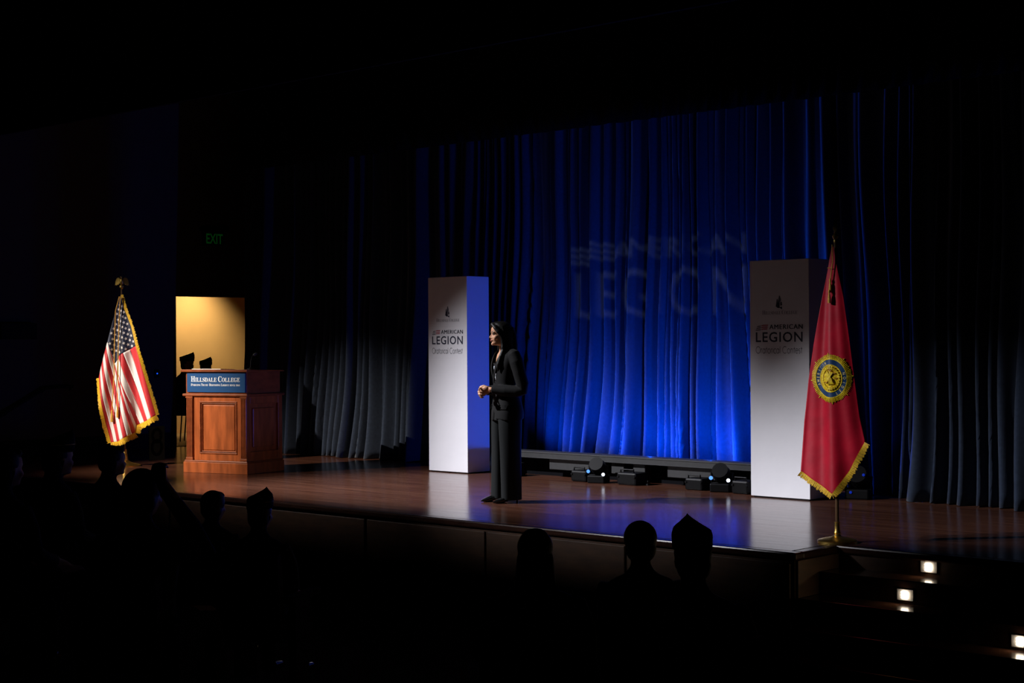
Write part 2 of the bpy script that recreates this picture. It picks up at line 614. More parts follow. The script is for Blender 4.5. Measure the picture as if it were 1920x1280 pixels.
c1 = pleat_curtain('stage_curtain', -11.90, -0.95, [(-11.8, 4.50), (-8.3, 4.62), (-6.3, 4.78), (-3.2, 4.72), (-2.0, 4.40), (-0.9, 4.05)],
                   0.008, 5.6, 0.0125, 60, 0.17, 11, lambda x: -0.10 + 0.55 * max(0, min(1, (x + 5.4) / 2.2)) ** 2 * (1 if x < -2.6 else max(0, 1 - (x + 2.6) / 1.6)), M['velour'])
tag(c1, 'dark blue pleated velour curtain across the back of the stage, lit blue between the columns', 'curtain')
c2 = pleat_curtain('stage_curtain', -1.25, 5.6, [(-1.3, 3.92), (0.0, 3.90), (6, 3.95)], 0.008, 5.6, 0.014, 50, 0.15, 5, lambda x: -0.03, M['velour'])
tag(c2, 'dark unlit pleated velour curtain leg behind the red flag and the steps', 'curtain')

v1 = pleat_curtain('stage_valance', -10.45, 5.6, [(-12, 3.3), (6, 3.3)], 3.72, 5.7, 0.05, 6, 0.06, 3, lambda x: 0.0, M['blackvelour'])
tag(v1, 'black pleated border valance hanging above the stage curtain', 'valance')

# the front lanterns: a hung housing with a lower shutter blade set to the stage edge
for (nm, lo, ta, en, co, an), lab in zip(FRONT, ('aimed at the lectern', 'aimed at the standing woman', 'aimed at the red flag', 'aimed at the column behind the red flag')):
    lo = Vector(lo)
    t = thing('stage_lantern', lo, 0, 'black stage lantern hung under the hall ceiling, ' + lab, 'stage light')
    k = 0.045
    cut = 0.35 if 'woman' in lab else 0.28 if 'red' in lab else 0.04
    q = [(Vector(p) - lo) * k for p in ((-15, cut, 0), (3, cut, 0), (3, -6.5, -1), (-15, -6.5, -1))]
    mb = MB().add([p for p in q] + [p + Vector((0, 0.003, -0.003)) for p in q], [(0, 1, 2, 3), (7, 6, 5, 4), (0, 4, 5, 1), (1, 5, 6, 2), (2, 6, 7, 3), (3, 7, 4, 0)])
    build(mb, 'shutter_blade', M['fixt'], t)
    d = (Vector(ta) - lo).normalized()
    rot = d.to_track_quat('Z', 'Y').to_matrix().to_4x4()
    build(MB().lathe([(0.07, -0.45), (0.09, -0.42), (0.09, -0.08), (0.075, -0.05)], n=20).xf(rot), 'housing', M['fixt'], t, smooth=True)
    build(MB().tube([d * -0.25 + Vector((0, 0, 0.08)), d * -0.25 + Vector((0, 0, 6.62 - lo.z - d.z * -0.25))], 0.015, 8), 'hanger', M['fixt'], t)

# gobo projector: light through a cut plate throws the logo on the curtain
LP = Vector((-4.4, -6.6, 5.3))
YC = 4.55
K = 0.22 / (YC - LP.y)


def gobo_pt(x, z):
    return LP + (Vector((x, YC, z)) - LP) * K


def gobo_curve():
    bpy.ops.object.select_all(action='DESELECT')
    sp = []
    for body, box, off in (('AMERICAN', (-5.42, -3.62, 2.44, 2.66), 0.012), ('LEGION', (-5.98, -3.62, 1.80, 2.32), 0.02)):
        c = bpy.data.curves.new('t', 'FONT')
        c.body = body
        c.offset = off
        o = bpy.data.objects.new('t', c)
        COL.objects.link(o)
        bpy.context.view_layer.objects.active = o
        o.select_set(True)
        bpy.ops.object.convert(target='CURVE')
        o = bpy.context.view_layer.objects.active
        S = []
        for s in o.data.splines:
            n = len(s.bezier_points)
            poly = []
            for i in range(n):
                a, b = s.bezier_points[i], s.bezier_points[(i + 1) % n]
                for k in range(4):
                    t = k / 4
                    p = a.co * (1 - t) ** 3 + a.handle_right * 3 * t * (1 - t) ** 2 + b.handle_left * 3 * t * t * (1 - t) + b.co * t ** 3
                    if not poly or (Vector(poly[-1]) - Vector((p.x, p.y))).length > 1e-4:
                        poly.append((p.x, p.y))
            S.append(poly)
        xs = [p[0] for q in S for p in q]
        ys = [p[1] for q in S for p in q]
        for q in S:
            sp.append([(lerp(box[0], box[1], (p[0] - min(xs)) / (max(xs) - min(xs))), lerp(box[2], box[3], (p[1] - min(ys)) / (max(ys) - min(ys)))) for p in q])
        bpy.data.objects.remove(o)
    for k in range(3):     # three waving stripes
        z = 2.64 - k * 0.075
        sp.append([(-5.78, z), (-5.44, z), (-5.47, z - 0.04), (-5.81, z - 0.04)])
        sp.append([(-6.02, z - 0.04), (-5.80, z - 0.04), (-5.83, z - 0.08), (-6.05, z - 0.08)])
    sp.append([(-8.5, 0.2), (-1.2, 0.2), (-1.2, 4.4), (-8.5, 4.4)])
    cu = bpy.data.curves.new('gobo', 'CURVE')
    cu.dimensions = '2D'
    cu.fill_mode = 'BOTH'
    for q in sp:
        s = cu.splines.new('POLY')
        s.points.add(len(q) - 1)
        for i, p in enumerate(q):
            s.points[i].co = (p[0], p[1], 0, 1)
        s.use_cyclic_u = True
    o = bpy.data.objects.new('gobo', cu)
    COL.objects.link(o)
    dg = bpy.context.evaluated_depsgraph_get()
    dg.update()
    me = bpy.data.meshes.new_from_object(o.evaluated_get(dg))
    bpy.data.objects.remove(o)
    return me


pj = thing('gobo_projector', LP, 0, 'black gobo projector hung under the hall ceiling', 'projector')
gm = gobo_curve()
for v in gm.vertices:
    v.co = gobo_pt(v.co.x, v.co.y) - LP
link('gobo_plate', gm, M['fixt'], pj)
hb = MB()
bb = [gobo_pt(*q) - LP for q in ((-8.5, 0.2), (-1.2, 0.2), (-1.2, 4.4), (-8.5, 4.4))]
back = [Vector((sx * 0.07, -0.35, sz * 0.07)) for sx, sz in ((-1, -1), (1, -1), (1, 1), (-1, 1))]
hb.add(bb + back, [(0, 1, 5, 4), (1, 2, 6, 5), (2, 3, 7, 6), (3, 0, 4, 7), (7, 6, 5, 4)])
build(hb, 'housing', M['fixt'], pj)
build(MB().tube([(0, -0.15, 0.08), (0, -0.15, 1.31)], 0.02), 'hanger', M['fixt'], pj)
gl = lamp('gobo_lamp_offscreen', 'SPOT', LP, (-4.6, YC, 2.1), 2300, (0.82, 0.80, 1.0), 0.0006, 28, 0.3)


# ------------------------------------------------------------------ low light rail in front of the curtain
def rail_y(x):
    return 3.72 + (x + 6.4) * -0.022


rl = thing('light_rail', (0, 0, 0), 0, 'long low grey rail hiding the floor lights at the foot of the blue curtain', 'rail')
ang = math.atan(-0.022)


def rail_box(mb, xa, xb, ya, yb, za, zb):
    v = [(x, rail_y(x) + y, z) for x in (xa, xb) for y in (ya, yb) for z in (za, zb)]
    return mb.add(v, [(0, 1, 3, 2), (4, 6, 7, 5), (0, 4, 5, 1), (2, 3, 7, 6), (0, 2, 6, 4), (1, 5, 7, 3)])


build(rail_box(MB(), -6.25, -2.0, 0.0, 0.205, 0.205, 0.275), 'top_beam', M['rail'], rl, bevel=0.004)
build(rail_box(MB(), -6.25, -2.0, -0.006, 0.0, 0.262, 0.277), 'edge_strip', M['railtop'], rl)
build(rail_box(MB(), -6.25, -2.0, -0.004, 0.0, 0.205, 0.211), 'edge_strip', M['railtop'], rl)
for xa, xb in ((-5.62, -4.98), (-4.72, -4.55), (-4.42, -4.26), (-3.96, -3.28), (-2.92, -2.80), (-2.62, -2.1)):
    build(rail_box(MB(), xa, xb, 0.05, 0.075, 0.085, 0.205), 'fascia_panel', M['rail'], rl, bevel=0.003)
build(rail_box(MB(), -6.25, -2.0, 0.20, 0.205, 0.0, 0.205), 'skirt', M['blackvelour'], rl)
for xa in (-6.2, -5.3, -4.34, -3.6, -2.86, -2.1):
    build(rail_box(MB(), xa, xa + 0.06, 0.12, 0.18, 0.0, 0.205), 'post', M['rail'], rl)


def floor_light(loc, rz, label, lenses, sc=1.0, group=None):
    t = thing('floor_light', loc, rz, label, 'stage light', group)
    t.scale = (sc, sc, sc)
    build(MB().box(-0.10, 0.10, -0.10, 0.10, 0.0, 0.085), 'base', M['fixt'], t, bevel=0.012)
    build(MB().tube([(-0.105, 0, 0.19), (-0.105, 0, 0.08), (0.105, 0, 0.08), (0.105, 0, 0.19)], 0.014, 8), 'yoke', M['fixt'], t)
    h = MB().lathe([(0.055, -0.09), (0.085, -0.07), (0.09, 0.0), (0.075, 0.06), (0.08, 0.085), (0.07, 0.085)], n=20)
    h.xf(Matrix.Translation((0, -0.01, 0.175)) @ Matrix.Rotation(R(60), 4, 'X'))
    build(h, 'head', M['fixt'], t, smooth=True)
    for (lx, lz, mk) in lenses:
        L_ = MB().lathe([(0.004, 0.012), (0.018, 0.008), (0.022, 0.0), (0.022, -0.01), (0.004, -0.012)], n=14)
        L_.xf(Matrix.Translation((lx, -0.105, lz)) @ Matrix.Scale(0.55 if mk == 'lensdim' else 0.85, 4) @ Matrix.Rotation(R(90), 4, 'X'))
        build(L_, 'lens', M[mk], t, smooth=True)
    return t


floor_light((-4.72, 3.52, 0), R(20), 'small black stage light with blue and white lenses below the rail, beside the speaker', [(-0.085, 0.13, 'lensblue'), (0.09, 0.10, 'lenswhite')], 0.95)
floor_light((-3.12, 3.50, 0), R(20), 'small black stage light with blue and white lenses next to the right column', [(-0.085, 0.14, 'lensblue'), (0.09, 0.12, 'lenswhite')], 1.0)
floor_light((-1.72, 3.72, 0), R(20), 'black stage light with a blue lens on the floor behind the red flag', [(-0.05, 0.06, 'lensdim'), (0.06, 0.21, 'lensdim')], 1.1)


def box_light(x, y, w, h, label):
    t = thing('light_case', (x, y, 0), R(-1.3), label, 'case', 'black cases under the light rail')
    build(MB().box(-w / 2, w / 2, 0, 0.2, 0.0, h), 'body', M['fixt'], t, bevel=0.02)
    build(MB().tube([(-w / 3, 0.02, h), (-w / 3, 0.02, h + 0.03), (w / 3, 0.02, h + 0.03), (w / 3, 0.02, h)], 0.008, 8), 'handle', M['fixt'], t)
    for sx in (-1, 1):
        build(MB().box(sx * w / 2.4 - 0.012, sx * w / 2.4 + 0.012, -0.008, 0.0, h * 0.6, h * 0.72), 'latch', M['fixt'], t)
    return t


for x, y, w, h in ((-6.02, 3.50, 0.20, 0.15), (-4.96, 3.47, 0.22, 0.12), (-4.30, 3.46, 0.26, 0.13), (-3.42, 3.43, 0.22, 0.12), (-2.83, 3.38, 0.20, 0.13)):
    box_light(x, y, w, h, 'small black equipment case on the floor at the grey light rail')
for bxx, byy, e in BAT:
    t = thing('led_batten', (bxx, byy, 0), 0, 'black LED batten lamp on the floor behind the grey rail', 'stage light', 'battens behind the rail')
    build(MB().box(-0.25, 0.25, -0.05, 0.05, 0.03, 0.13), 'housing', M['fixt'], t, bevel=0.008)
    build(MB().box(-0.24, 0.24, -0.035, 0.04, 0.13, 0.136), 'lens_strip', M['lensblue'], t)
    for sx in (-1, 1):
        build(MB().box(sx * 0.2 - 0.02, sx * 0.2 + 0.02, -0.06, 0.06, 0.0, 0.03), 'foot', M['fixt'], t)


# ------------------------------------------------------------------ the two printed columns
def letters_oratorical(mb, box, fn):
    """thin round-bodied lettering drawn with single strokes"""
    V = []
    u = 0.0
    G = {'O': (0.86, [arc(.43, .36, .40, .37, 0, 360, 30)]), 'C': (0.80, [arc(.43, .36, .40, .37, 50, 310, 26)]),
         'r': (0.26, [[(.05, 0), (.05, .5)], arc(.20, .32, .15, .17, 180, 70, 8)]),
         'a': (0.56, [arc(.26, .24, .22, .25, 0, 360, 22), [(.49, 0), (.49, .5)]]),
         't': (0.28, [[(.14, 0), (.14, .68)], [(.0, .49), (.28, .49)]]),
         'o': (0.56, [arc(.27, .24, .24, .25, 0, 360, 22)]),
         'i': (0.12, [[(.06, 0), (.06, .5)], [(.06, .64), (.06, .68)]]),
         'c': (0.46, [arc(.27, .24, .24, .25, 50, 310, 18)]), 'l': (0.12, [[(.06, 0), (.06, .75)]]),
         'n': (0.48, [[(.06, 0), (.06, .5)], arc(.23, .30, .17, .19, 180, 0, 10) + [(.40, 0)]]),
         'e': (0.52, [[(.03, .26), (.48, .26)], arc(.26, .24, .23, .25, 5, 315, 20)]),
         's': (0.34, [arc(.16, .37, .11, .12, 40, 250, 10) + arc(.16, .12, .12, .13, 80, -140, 10)])}
    polys = []
    for ch in 'Oratorical Contest':
        if ch == ' ':
            u += 0.34
            continue
        w, st = G[ch]
        for p in st:
            polys.append([(q[0] + u, q[1]) for q in p])
        u += w + 0.055
    tot = u
    u0, u1, w0, w1 = box
    for p in polys:
        stroke(mb, [(u0 + q[0] / tot * (u1 - u0), w0 + q[1] / 0.75 * (w1 - w0)) for q in p], 0.0065, fn)


def column(x0, x1, y0, dep, label):
    W = x1 - x0
    t = thing('display_column', (x0, y0, 0), 0, label, 'column')
    Hc = 2.24
    build(MB().box(0, W, 0, dep, 0.012, Hc), 'body', M['white'], t, bevel=0.004)
    build(MB().box(0.02, W - 0.02, 0.02, dep - 0.02, 0.0, 0.012), 'plinth', M['black'], t)
    fn = lambda u, w: Vector((u * W, -0.0012, w))
    fp = lambda u, w, d: Vector((u * W, d, w))
    # tower mark
    mb = MB()
    for poly in ([(.47, 1.790), (.505, 1.905), (.515, 1.900), (.513, 1.785)], [(.447, 1.800), (.465, 1.870), (.478, 1.872), (.49, 1.785)],
                 [(.52, 1.90), (.535, 1.865), (.53, 1.83), (.52, 1.85)], [(.522, 1.835), (.547, 1.845), (.553, 1.812), (.525, 1.805)], [(.517, 1.795), (.552, 1.800), (.552, 1.772), (.52, 1.785)]):
        mb.prism(poly, fp, -0.0015, -0.0005)
    build(mb, 'tower_mark', M['ink'], t)
    mb = fit_text(MB(), 'Hillsdale College', (.2165, .809, 1.727, 1.766), fn, smallcaps=0.78, offset=-0.012)
    build(mb, 'college_name', M['greyink'], t)
    mb = fit_text(MB(), 'AMERICAN', (.335, .893, 1.588, 1.632), fn, offset=0.0, space=1.12)
    fit_text(mb, 'AMERICAN', (.340, .898, 1.588, 1.632), fn, offset=0.0, space=1.12)
    build(mb, 'lettering', M['ink'], t)
    mb = fit_text(MB(), 'LEGION', (.102, .893, 1.467, 1.562), fn, offset=0.014, space=1.12)
    build(mb, 'lettering', M['ink'], t)
    mb = MB()
    letters_oratorical(mb, (.102, .892, 1.363, 1.427), fn)
    build(mb, 'lettering', M['greyink'], t)
    for k in range(3):
        z = 1.630 - k * 0.0175
        pr = [(.205, z - .003), (.235, z + .001), (.318 - k * .006, z + .001), (.308 - k * .006, z - .008), (.232, z - .008), (.195, z - .012)]
        build(MB().prism(pr, fp, -0.0015, -0.0005), 'red_stripe', M['redink'], t)
        pr = [(.135 - k * .012, z - .010), (.195, z - .006), (.185, z - .014), (.122 - k * .012, z - .018)]
        build(MB().prism(pr, fp, -0.0015, -0.0005), 'navy_stripe', M['ink'], t)
    return t


column(-7.235, -6.605, 3.47, 0.36, 'tall white printed column with a blue-lit side, beside the standing speaker')
column(-2.60, -1.945, 3.24, 0.36, 'tall white printed column standing behind the red flag')

# ------------------------------------------------------------------ lectern
pd_ = thing('lectern', (-8.5, 1.82, 0), R(15), 'cherry wood lectern with a blue college sign and panelled front', 'lectern')
W, Dp = 0.90, 0.68


def lx(u):          # 0..1 across the front, 0 at the left
    return -W + u * W


build(MB().box(-W - 0.012, 0.012, -0.012, Dp + 0.012, 0.0, 0.125), 'plinth', M['cherry'], pd_, bevel=0.004)
mb = MB()
mb.box(-W - 0.006, 0.006, -0.006, Dp + 0.006, 0.125, 0.145)
build(mb, 'plinth_moulding', M['cherry2'], pd_, bevel=0.008)
build(MB().box(-W + 0.03, -0.03, 0.03, Dp - 0.03, 0.145, 0.885), 'body', M['cherry'], pd_)
mb = MB().box(-W - 0.02, 0.02, -0.02, Dp + 0.02, 0.885, 0.915)
build(mb, 'cornice', M['cherry2'], pd_, bevel=0.010)
build(MB().box(-W + 0.012, -0.012, 0.012, Dp - 0.03, 0.915, 1.165), 'upper_box', M['cherry2'], pd_, bevel=0.004)
mb = MB()
zt = 1.165
mb.add([(-W - 0.03, -0.035, zt), (0.03, -0.035, zt), (0.03, Dp, zt), (-W - 0.03, Dp, zt), (-W - 0.03, -0.035, zt + 0.03), (0.03, -0.035, zt + 0.03), (0.03, Dp, zt + 0.012), (-W - 0.03, Dp, zt + 0.012)],
       [(0, 1, 2, 3), (4, 5, 6, 7), (0, 1, 5, 4), (1, 2, 6, 5), (2, 3, 7, 6), (3, 0, 4, 7)])
build(mb, 'top', M['cherry2'], pd_, bevel=0.008)
# panelled front: rails and stiles proud of a field, moulding frame, raised centre
fz0, fz1 = 0.145, 0.885


def front(u0, u1, y, z0, z1, name, mk, bev=0.003):
    return build(MB().box(lx(u0), lx(u1), y, 0.035, z0, z1), name, M[mk], pd_, bevel=bev)


front(.145, .26, 0.012, fz0, fz1, 'stile', 'cherry')
front(.815, .90, 0.012, fz0, fz1, 'stile', 'cherry')
front(.26, .815, 0.012, .815, fz1, 'rail', 'cherry')
front(.26, .815, 0.012, fz0, .235, 'rail', 'cherry')


def frame(u0, u1, z0, z1, w, y, name):
    mb = MB()
    a, b = lx(u0), lx(u1)
    for q in ((a, b, z1 - w, z1), (a, b, z0, z0 + w), (a, a + w, z0 + w, z1 - w), (b - w, b, z0 + w, z1 - w)):
        mb.box(q[0], q[1], y, 0.034, q[2], q[3])
    return build(mb, name, M['cherry2'], pd_, bevel=0.004)


frame(.235, .835, .222, .828, 0.018, 0.002, 'panel_moulding')
frame(.262, .812, .245, .805, 0.010, 0.014, 'panel_moulding')
front(.285, .79, 0.018, .265, .785, 'panel', 'cherry', 0.01)
for u0, u1 in ((.03, .13), (.90, .995)):
    pl = front(u0, u1, 0.0, .175, .865, 'pilaster', 'cherry2')
    front(u0 - .008, u1 + .006, -0.008, fz0, .175, 'pilaster_base', 'cherry2')
    front(u0 - .008, u1 + .006, -0.008, .862, .885, 'pilaster_cap', 'cherry2')
    for k in range(4):
        uu = u0 + (u1 - u0) * (k + 0.5) / 4
        build(MB().tube([(lx(uu), -0.001, .185), (lx(uu), -0.001, .855)], 0.0075, 8), 'reed', M['cherry2'], pl, smooth=True)
# side facing the curtain gap
for (ya, yb, za, zb, nm) in ((.0, .07, fz0, fz1, 'side_stile'), (.60, .68, fz0, fz1, 'side_stile'), (.07, .60, .80, fz1, 'side_rail'), (.07, .60, fz0, .25, 'side_rail')):
    build(MB().box(-0.035, -0.004, ya, yb, za, zb), nm, M['cherry'], pd_, bevel=0.003)
build(MB().box(-0.035, -0.012, .13, .54, .30, .75), 'side_panel', M['cherry'], pd_, bevel=0.01)
# sign
sg = build(MB().box(lx(.047), lx(.978), -0.006, 0.012, 0.932, 1.150), 'sign_board', M['signblue'], pd_, bevel=0.002)
fs = lambda u, w: Vector((lx(u), -0.0075, w))
mb = fit_text(MB(), 'Hillsdale College', (.113, .897, 1.052, 1.116), fs, smallcaps=0.76)
build(mb, 'college_name', M['signwhite'], sg)
mb = fit_text(MB(), 'Pursuing Truth · Defending Liberty since 1844', (.113, .897, 1.004, 1.032), fs, smallcaps=0.72)
build(mb, 'motto', M['signwhite'], sg)

mp_ = Matrix.Translation((-8.5, 1.82, 0)) @ Matrix.Rotation(R(15), 4, 'Z')
t = thing('paper_sheet', mp_ @ Vector((-0.66, 0.13, 1.1925)), R(15), 'white paper sheet lying on the lectern top', 'paper')
t.rotation_euler = (R(-1.45), 0, R(15))
build(MB().box(-0.14, 0.28, -0.12, 0.14, 0.0, 0.006), 'sheet', M['paper'], t)
t = thing('gooseneck_microphone', mp_ @ Vector((-0.22, 0.36, 1.1865)), R(15), 'thin black gooseneck microphone standing on the lectern top', 'microphone')
build(MB().lathe([(0.045, 0.0), (0.045, 0.012), (0.02, 0.02), (0.012, 0.03)]), 'base', M['fixt'], t, smooth=True)
build(MB().tube([(0, 0, 0.02), (0, 0.005, 0.10), (0, 0.03, 0.15), (0, 0.06, 0.17)], 0.005, 8), 'neck', M['fixt'], t, smooth=True)
build(MB().tube([(0, 0.055, 0.168), (0, 0.075, 0.176), (0, 0.11, 0.185), (0, 0.12, 0.187)], [0.008, 0.014, 0.014, 0.010], 12), 'capsule', M['railtop'], t, smooth=True)


# ------------------------------------------------------------------ flags
def flag_frame(px0, py0, s):
    """photo-measured outline -> metres in the cloth's own plane (u right, z up)"""
    return lambda px, py: ((px - px0) / s, (py0 - py) / s)


def poly_at(pts, t):
    d = [0]
    for a, b in zip(pts, pts[1:]):
        d.append(d[-1] + math.hypot(b[0] - a[0], b[1] - a[1]))
    return interp([(k / d[-1], tuple(p)) for k, p in zip(d, pts)], t)


def sweep_fringe(mb, pts, width, side, dep, step=0.006):
    """knotted bullion fringe: band plus separate hanging strands along a polyline in the cloth plane"""
    L_ = sum(math.hypot(b[0] - a[0], b[1] - a[1]) for a, b in zip(pts, pts[1:]))
    n = int(L_ / step)
    for i in range(n):
        t0, t1 = i / n, (i + 0.86) / n
        a, b = poly_at(pts, t0), poly_at(pts, t1)
        dx, dy = b[0] - a[0], b[1] - a[1]
        l = math.hypot(dx, dy) or 1
        nx, ny = -dy / l * side, dx / l * side
        w = width * random.uniform(0.82, 1.12)
        q = random.uniform(-0.004, 0.004)
        P = [(a[0] - nx * 0.006, a[1] - ny * 0.006), (b[0] - nx * 0.006, b[1] - ny * 0.006), (b[0] + nx * w + q, b[1] + ny * w), (a[0] + nx * w + q, a[1] + ny * w)]
        V = [Vector((p[0], dep(*p) - 0.004, p[1])) for p in P] + [Vector((p[0], dep(*p) + 0.006, p[1])) for p in P]
        mb.add(V, [(0, 1, 2, 3), (7, 6, 5, 4), (0, 4, 5, 1), (1, 5, 6, 2), (2, 6, 7, 3), (3, 7, 4, 0)])


def flag_stand(name, loc, label, lean, hgt, base_r, rz=ALPHA):
    t = thing(name, loc, ALPHA, label, 'flag')
    prof = None if rz == ALPHA else [(base_r, 0.0), (base_r, 0.014), (base_r * 0.93, 0.022), (base_r * 0.6, 0.034), (base_r * 0.3, 0.042), (0.030, 0.048), (0.022, 0.06), (0.026, 0.072), (0.021, 0.082), (0.019, 0.14), (0.022, 0.148), (0.014, 0.152)]
    build(MB().lathe(prof or [(base_r, 0.0), (base_r, 0.012), (base_r * 0.9, 0.022), (base_r * 0.55, 0.035), (base_r * 0.36, 0.05), (0.042, 0.07), (0.036, 0.11), (0.030, 0.13), (0.034, 0.14), (0.026, 0.15), (0.024, 0.20), (0.018, 0.21)]), 'base', M['brass'], t, smooth=True, auto=30)
    build(MB().tube([(0, 0, 0.12), (lean, 0, hgt)], 0.0135, 12), 'pole', M['pole'], t, smooth=True)
    t.rotation_euler.z = rz
    return t


def tassel(parent, p, ln, r):
    tb = build(MB().lathe([(0.004, 0.012), (r * 0.6, 0.006), (r * 0.75, -0.006), (r * 0.5, -0.018), (r * 0.8, -0.03), (r, -ln * 0.6), (r * 1.05, -ln), (0.003, -ln)], p, 14), 'tassel', M['cord'], parent, smooth=True)
    return tb


# --- striped flag beside the lectern
FA = flag_frame(237.5, 873, 152.5)
fa = flag_stand('flag_on_stand', (-10.77, 1.70, 0), 'striped flag with white stars and gold fringe on a brass stand', -0.03, 2.18, 0.19)
top = FA(233, 553)


def depA(u, z):
    k = max(0.0, (top[1] - z)) / 1.8
    ph = (u - top[0]) / (0.10 + 0.42 * k)
    return -0.035 - 0.055 * k * math.sin(ph * 9.0 + 0.6) - 0.03 * k * math.cos(ph * 4.0 + z * 1.5) - 0.06 * k


right_edge = [FA(*p) for p in ((233, 553), (240, 580), (253, 612), (262, 648))]
right_low = [FA(*p) for p in ((262, 648), (275, 692), (288, 735), (300, 778))]
left_up = [FA(*p) for p in ((231, 556), (222, 588), (214, 618), (208.5, 640))]
cant_low = [FA(*p) for p in ((262, 648), (247, 656), (231, 665), (225, 676), (221, 682), (216, 664), (208.5, 640))]
stripe_top = cant_low[:-1] + [FA(*p) for p in ((208.5, 640), (203, 660), (196, 686), (191, 708))]
bottom = [FA(*p) for p in ((300, 778), (281, 789), (262, 797), (258.5, 811), (242, 820), (229, 827), (213, 829))]
left_low = [FA(*p) for p in ((191, 708), (197, 752), (205, 796), (213, 829))]

# canton
mb = MB()
NT, NS = 48, 40
V = []
for j in range(NS + 1):
    s = j / NS
    for i in range(NT + 1):
        t = i / NT
        a = poly_at(cant_low, t)
        tp = (lerp(right_edge[0][0], left_up[0][0], t), lerp(right_edge[0][1], left_up[0][1], t))
        # blend towards the curved outer edges
        lin = (lerp(tp[0], a[0], s), lerp(tp[1], a[1], s))
        er = poly_at(right_edge, s)
        el = poly_at(left_up, s)
        lr = (lerp(right_edge[0][0], cant_low[0][0], s), lerp(right_edge[0][1], cant_low[0][1], s))
        ll = (lerp(left_up[0][0], cant_low[-1][0], s), lerp(left_up[0][1], cant_low[-1][1], s))
        u = lin[0] + (1 - t) * (er[0] - lr[0]) + t * (el[0] - ll[0])
        z = lin[1] + (1 - t) * (er[1] - lr[1]) + t * (el[1] - ll[1])
        V.append((u, depA(u, z), z))
mb.add(V, [(j * (NT + 1) + i, j * (NT + 1) + i + 1, (j + 1) * (NT + 1) + i + 1, (j + 1) * (NT + 1) + i) for j in range(NS) for i in range(NT)])
canton = build(mb, 'canton', M['fblue'], fa, smooth=True, auto=None, thick=0.003)
cpoly = right_edge[:-1] + cant_low + left_up[::-1][1:]


def inside(poly, x, y):
    c = False
    for i in range(len(poly)):
        (x1, y1), (x2, y2) = poly[i - 1], poly[i]
        if (y1 > y) != (y2 > y) and x < (x2 - x1) * (y - y1) / (y2 - y1) + x1:
            c = not c
    return c


mb = MB()
e1 = Vector((0.30, -1.0)).normalized()
e2 = Vector((-1.0, -0.52)).normalized()
o0 = Vector(FA(257, 640))
for a in range(-10, 4):
    for b in range(-1, 9):
        c = o0 + e1 * (a * 0.075 + (0.0375 if b % 2 else 0)) + e2 * (b * 0.041)
        # gather the lattice towards the hanging point
        k = max(0.25, min(1, (top[1] - c[1]) / 0.62))
        c = Vector((lerp(top[0], c[0], 0.55 + 0.45 * k), c[1]))
        ok = all(inside(cpoly, c[0] + dx, c[1] + dz) for dx, dz in ((0.016, 0), (-0.016, 0), (0, 0.018), (0, -0.018)))
        if not ok:
            continue
        rr = 0.0215
        pts = []
        for q in range(10):
            r_ = rr if q % 2 == 0 else rr * 0.42
            an = R(90 + 36 * q + 18)
            pts.append((c[0] + r_ * 0.9 * math.cos(an), c[1] + r_ * math.sin(an)))
        mb.prism(pts, lambda u, w, d: Vector((u, depA(u, w) + d, w)), -0.0042, -0.002)
so = build(mb, 'star_field', M['fwhite'], canton)
so['kind'] = 'stuff'
# thirteen stripes
tb = [0, .085, .165, .245, .33, .41, .49, .565, .64, .715, .79, .86, .93, 1.0]
for k in range(13):
    mb = MB()
    NT, NS = 5, 40
    V = []
    for j in range(NS + 1):
        s = j / NS
        for i in range(NT + 1):
            t = lerp(tb[k], tb[k + 1], i / NT)
            # top boundary is walked unevenly: canton foot first, then the rolled left edge
            a = poly_at(stripe_top, t)
            b = poly_at(bottom, t ** 0.95)
            u, z = lerp(a[0], b[0], s), lerp(a[1], b[1], s)
            er, lr = poly_at(right_low, s), (lerp(right_low[0][0], right_low[-1][0], s), lerp(right_low[0][1], right_low[-1][1], s))
            el, ll = poly_at(left_low, s), (lerp(left_low[0][0], left_low[-1][0], s), lerp(left_low[0][1], left_low[-1][1], s))
            u += (1 - t) * (er[0] - lr[0]) + t * (el[0] - ll[0])
            z += (1 - t) * (er[1] - lr[1]) + t * (el[1] - ll[1])
            V.append((u, depA(u, z), z))
    mb.add(V, [(j * (NT + 1) + i, j * (NT + 1) + i + 1, (j + 1) * (NT + 1) + i + 1, (j + 1) * (NT + 1) + i) for j in range(NS) for i in range(NT)])
    build(mb, 'stripe', M['fred'] if k % 2 == 0 else M['fwhite'], fa, smooth=True, auto=None, thick=0.003)
mb = MB()
sweep_fringe(mb, right_edge + right_low[1:], 0.030, 1, depA)
sweep_fringe(mb, bottom, 0.058, 1, depA)
sweep_fringe(mb, left_low, 0.034, -1, depA)
fo = build(mb, 'fringe', M['fringe'], fa)
for pth, tl in (([(233, 556), (230.5, 600), (229, 660), (229, 720), (229, 762)], 0.13), ([(231, 556), (224, 583), (222, 640), (221, 700), (217, 770)], 0.13)):
    q = [FA(*p) for p in pth]
    P = [(u, depA(u, z) - 0.035, z) for u, z in q]
    cd = build(MB().tube(P, 0.0055, 8), 'cord', M['cord'], fa, smooth=True)
    tassel(cd, Vector(P[-1]), tl, 0.016)
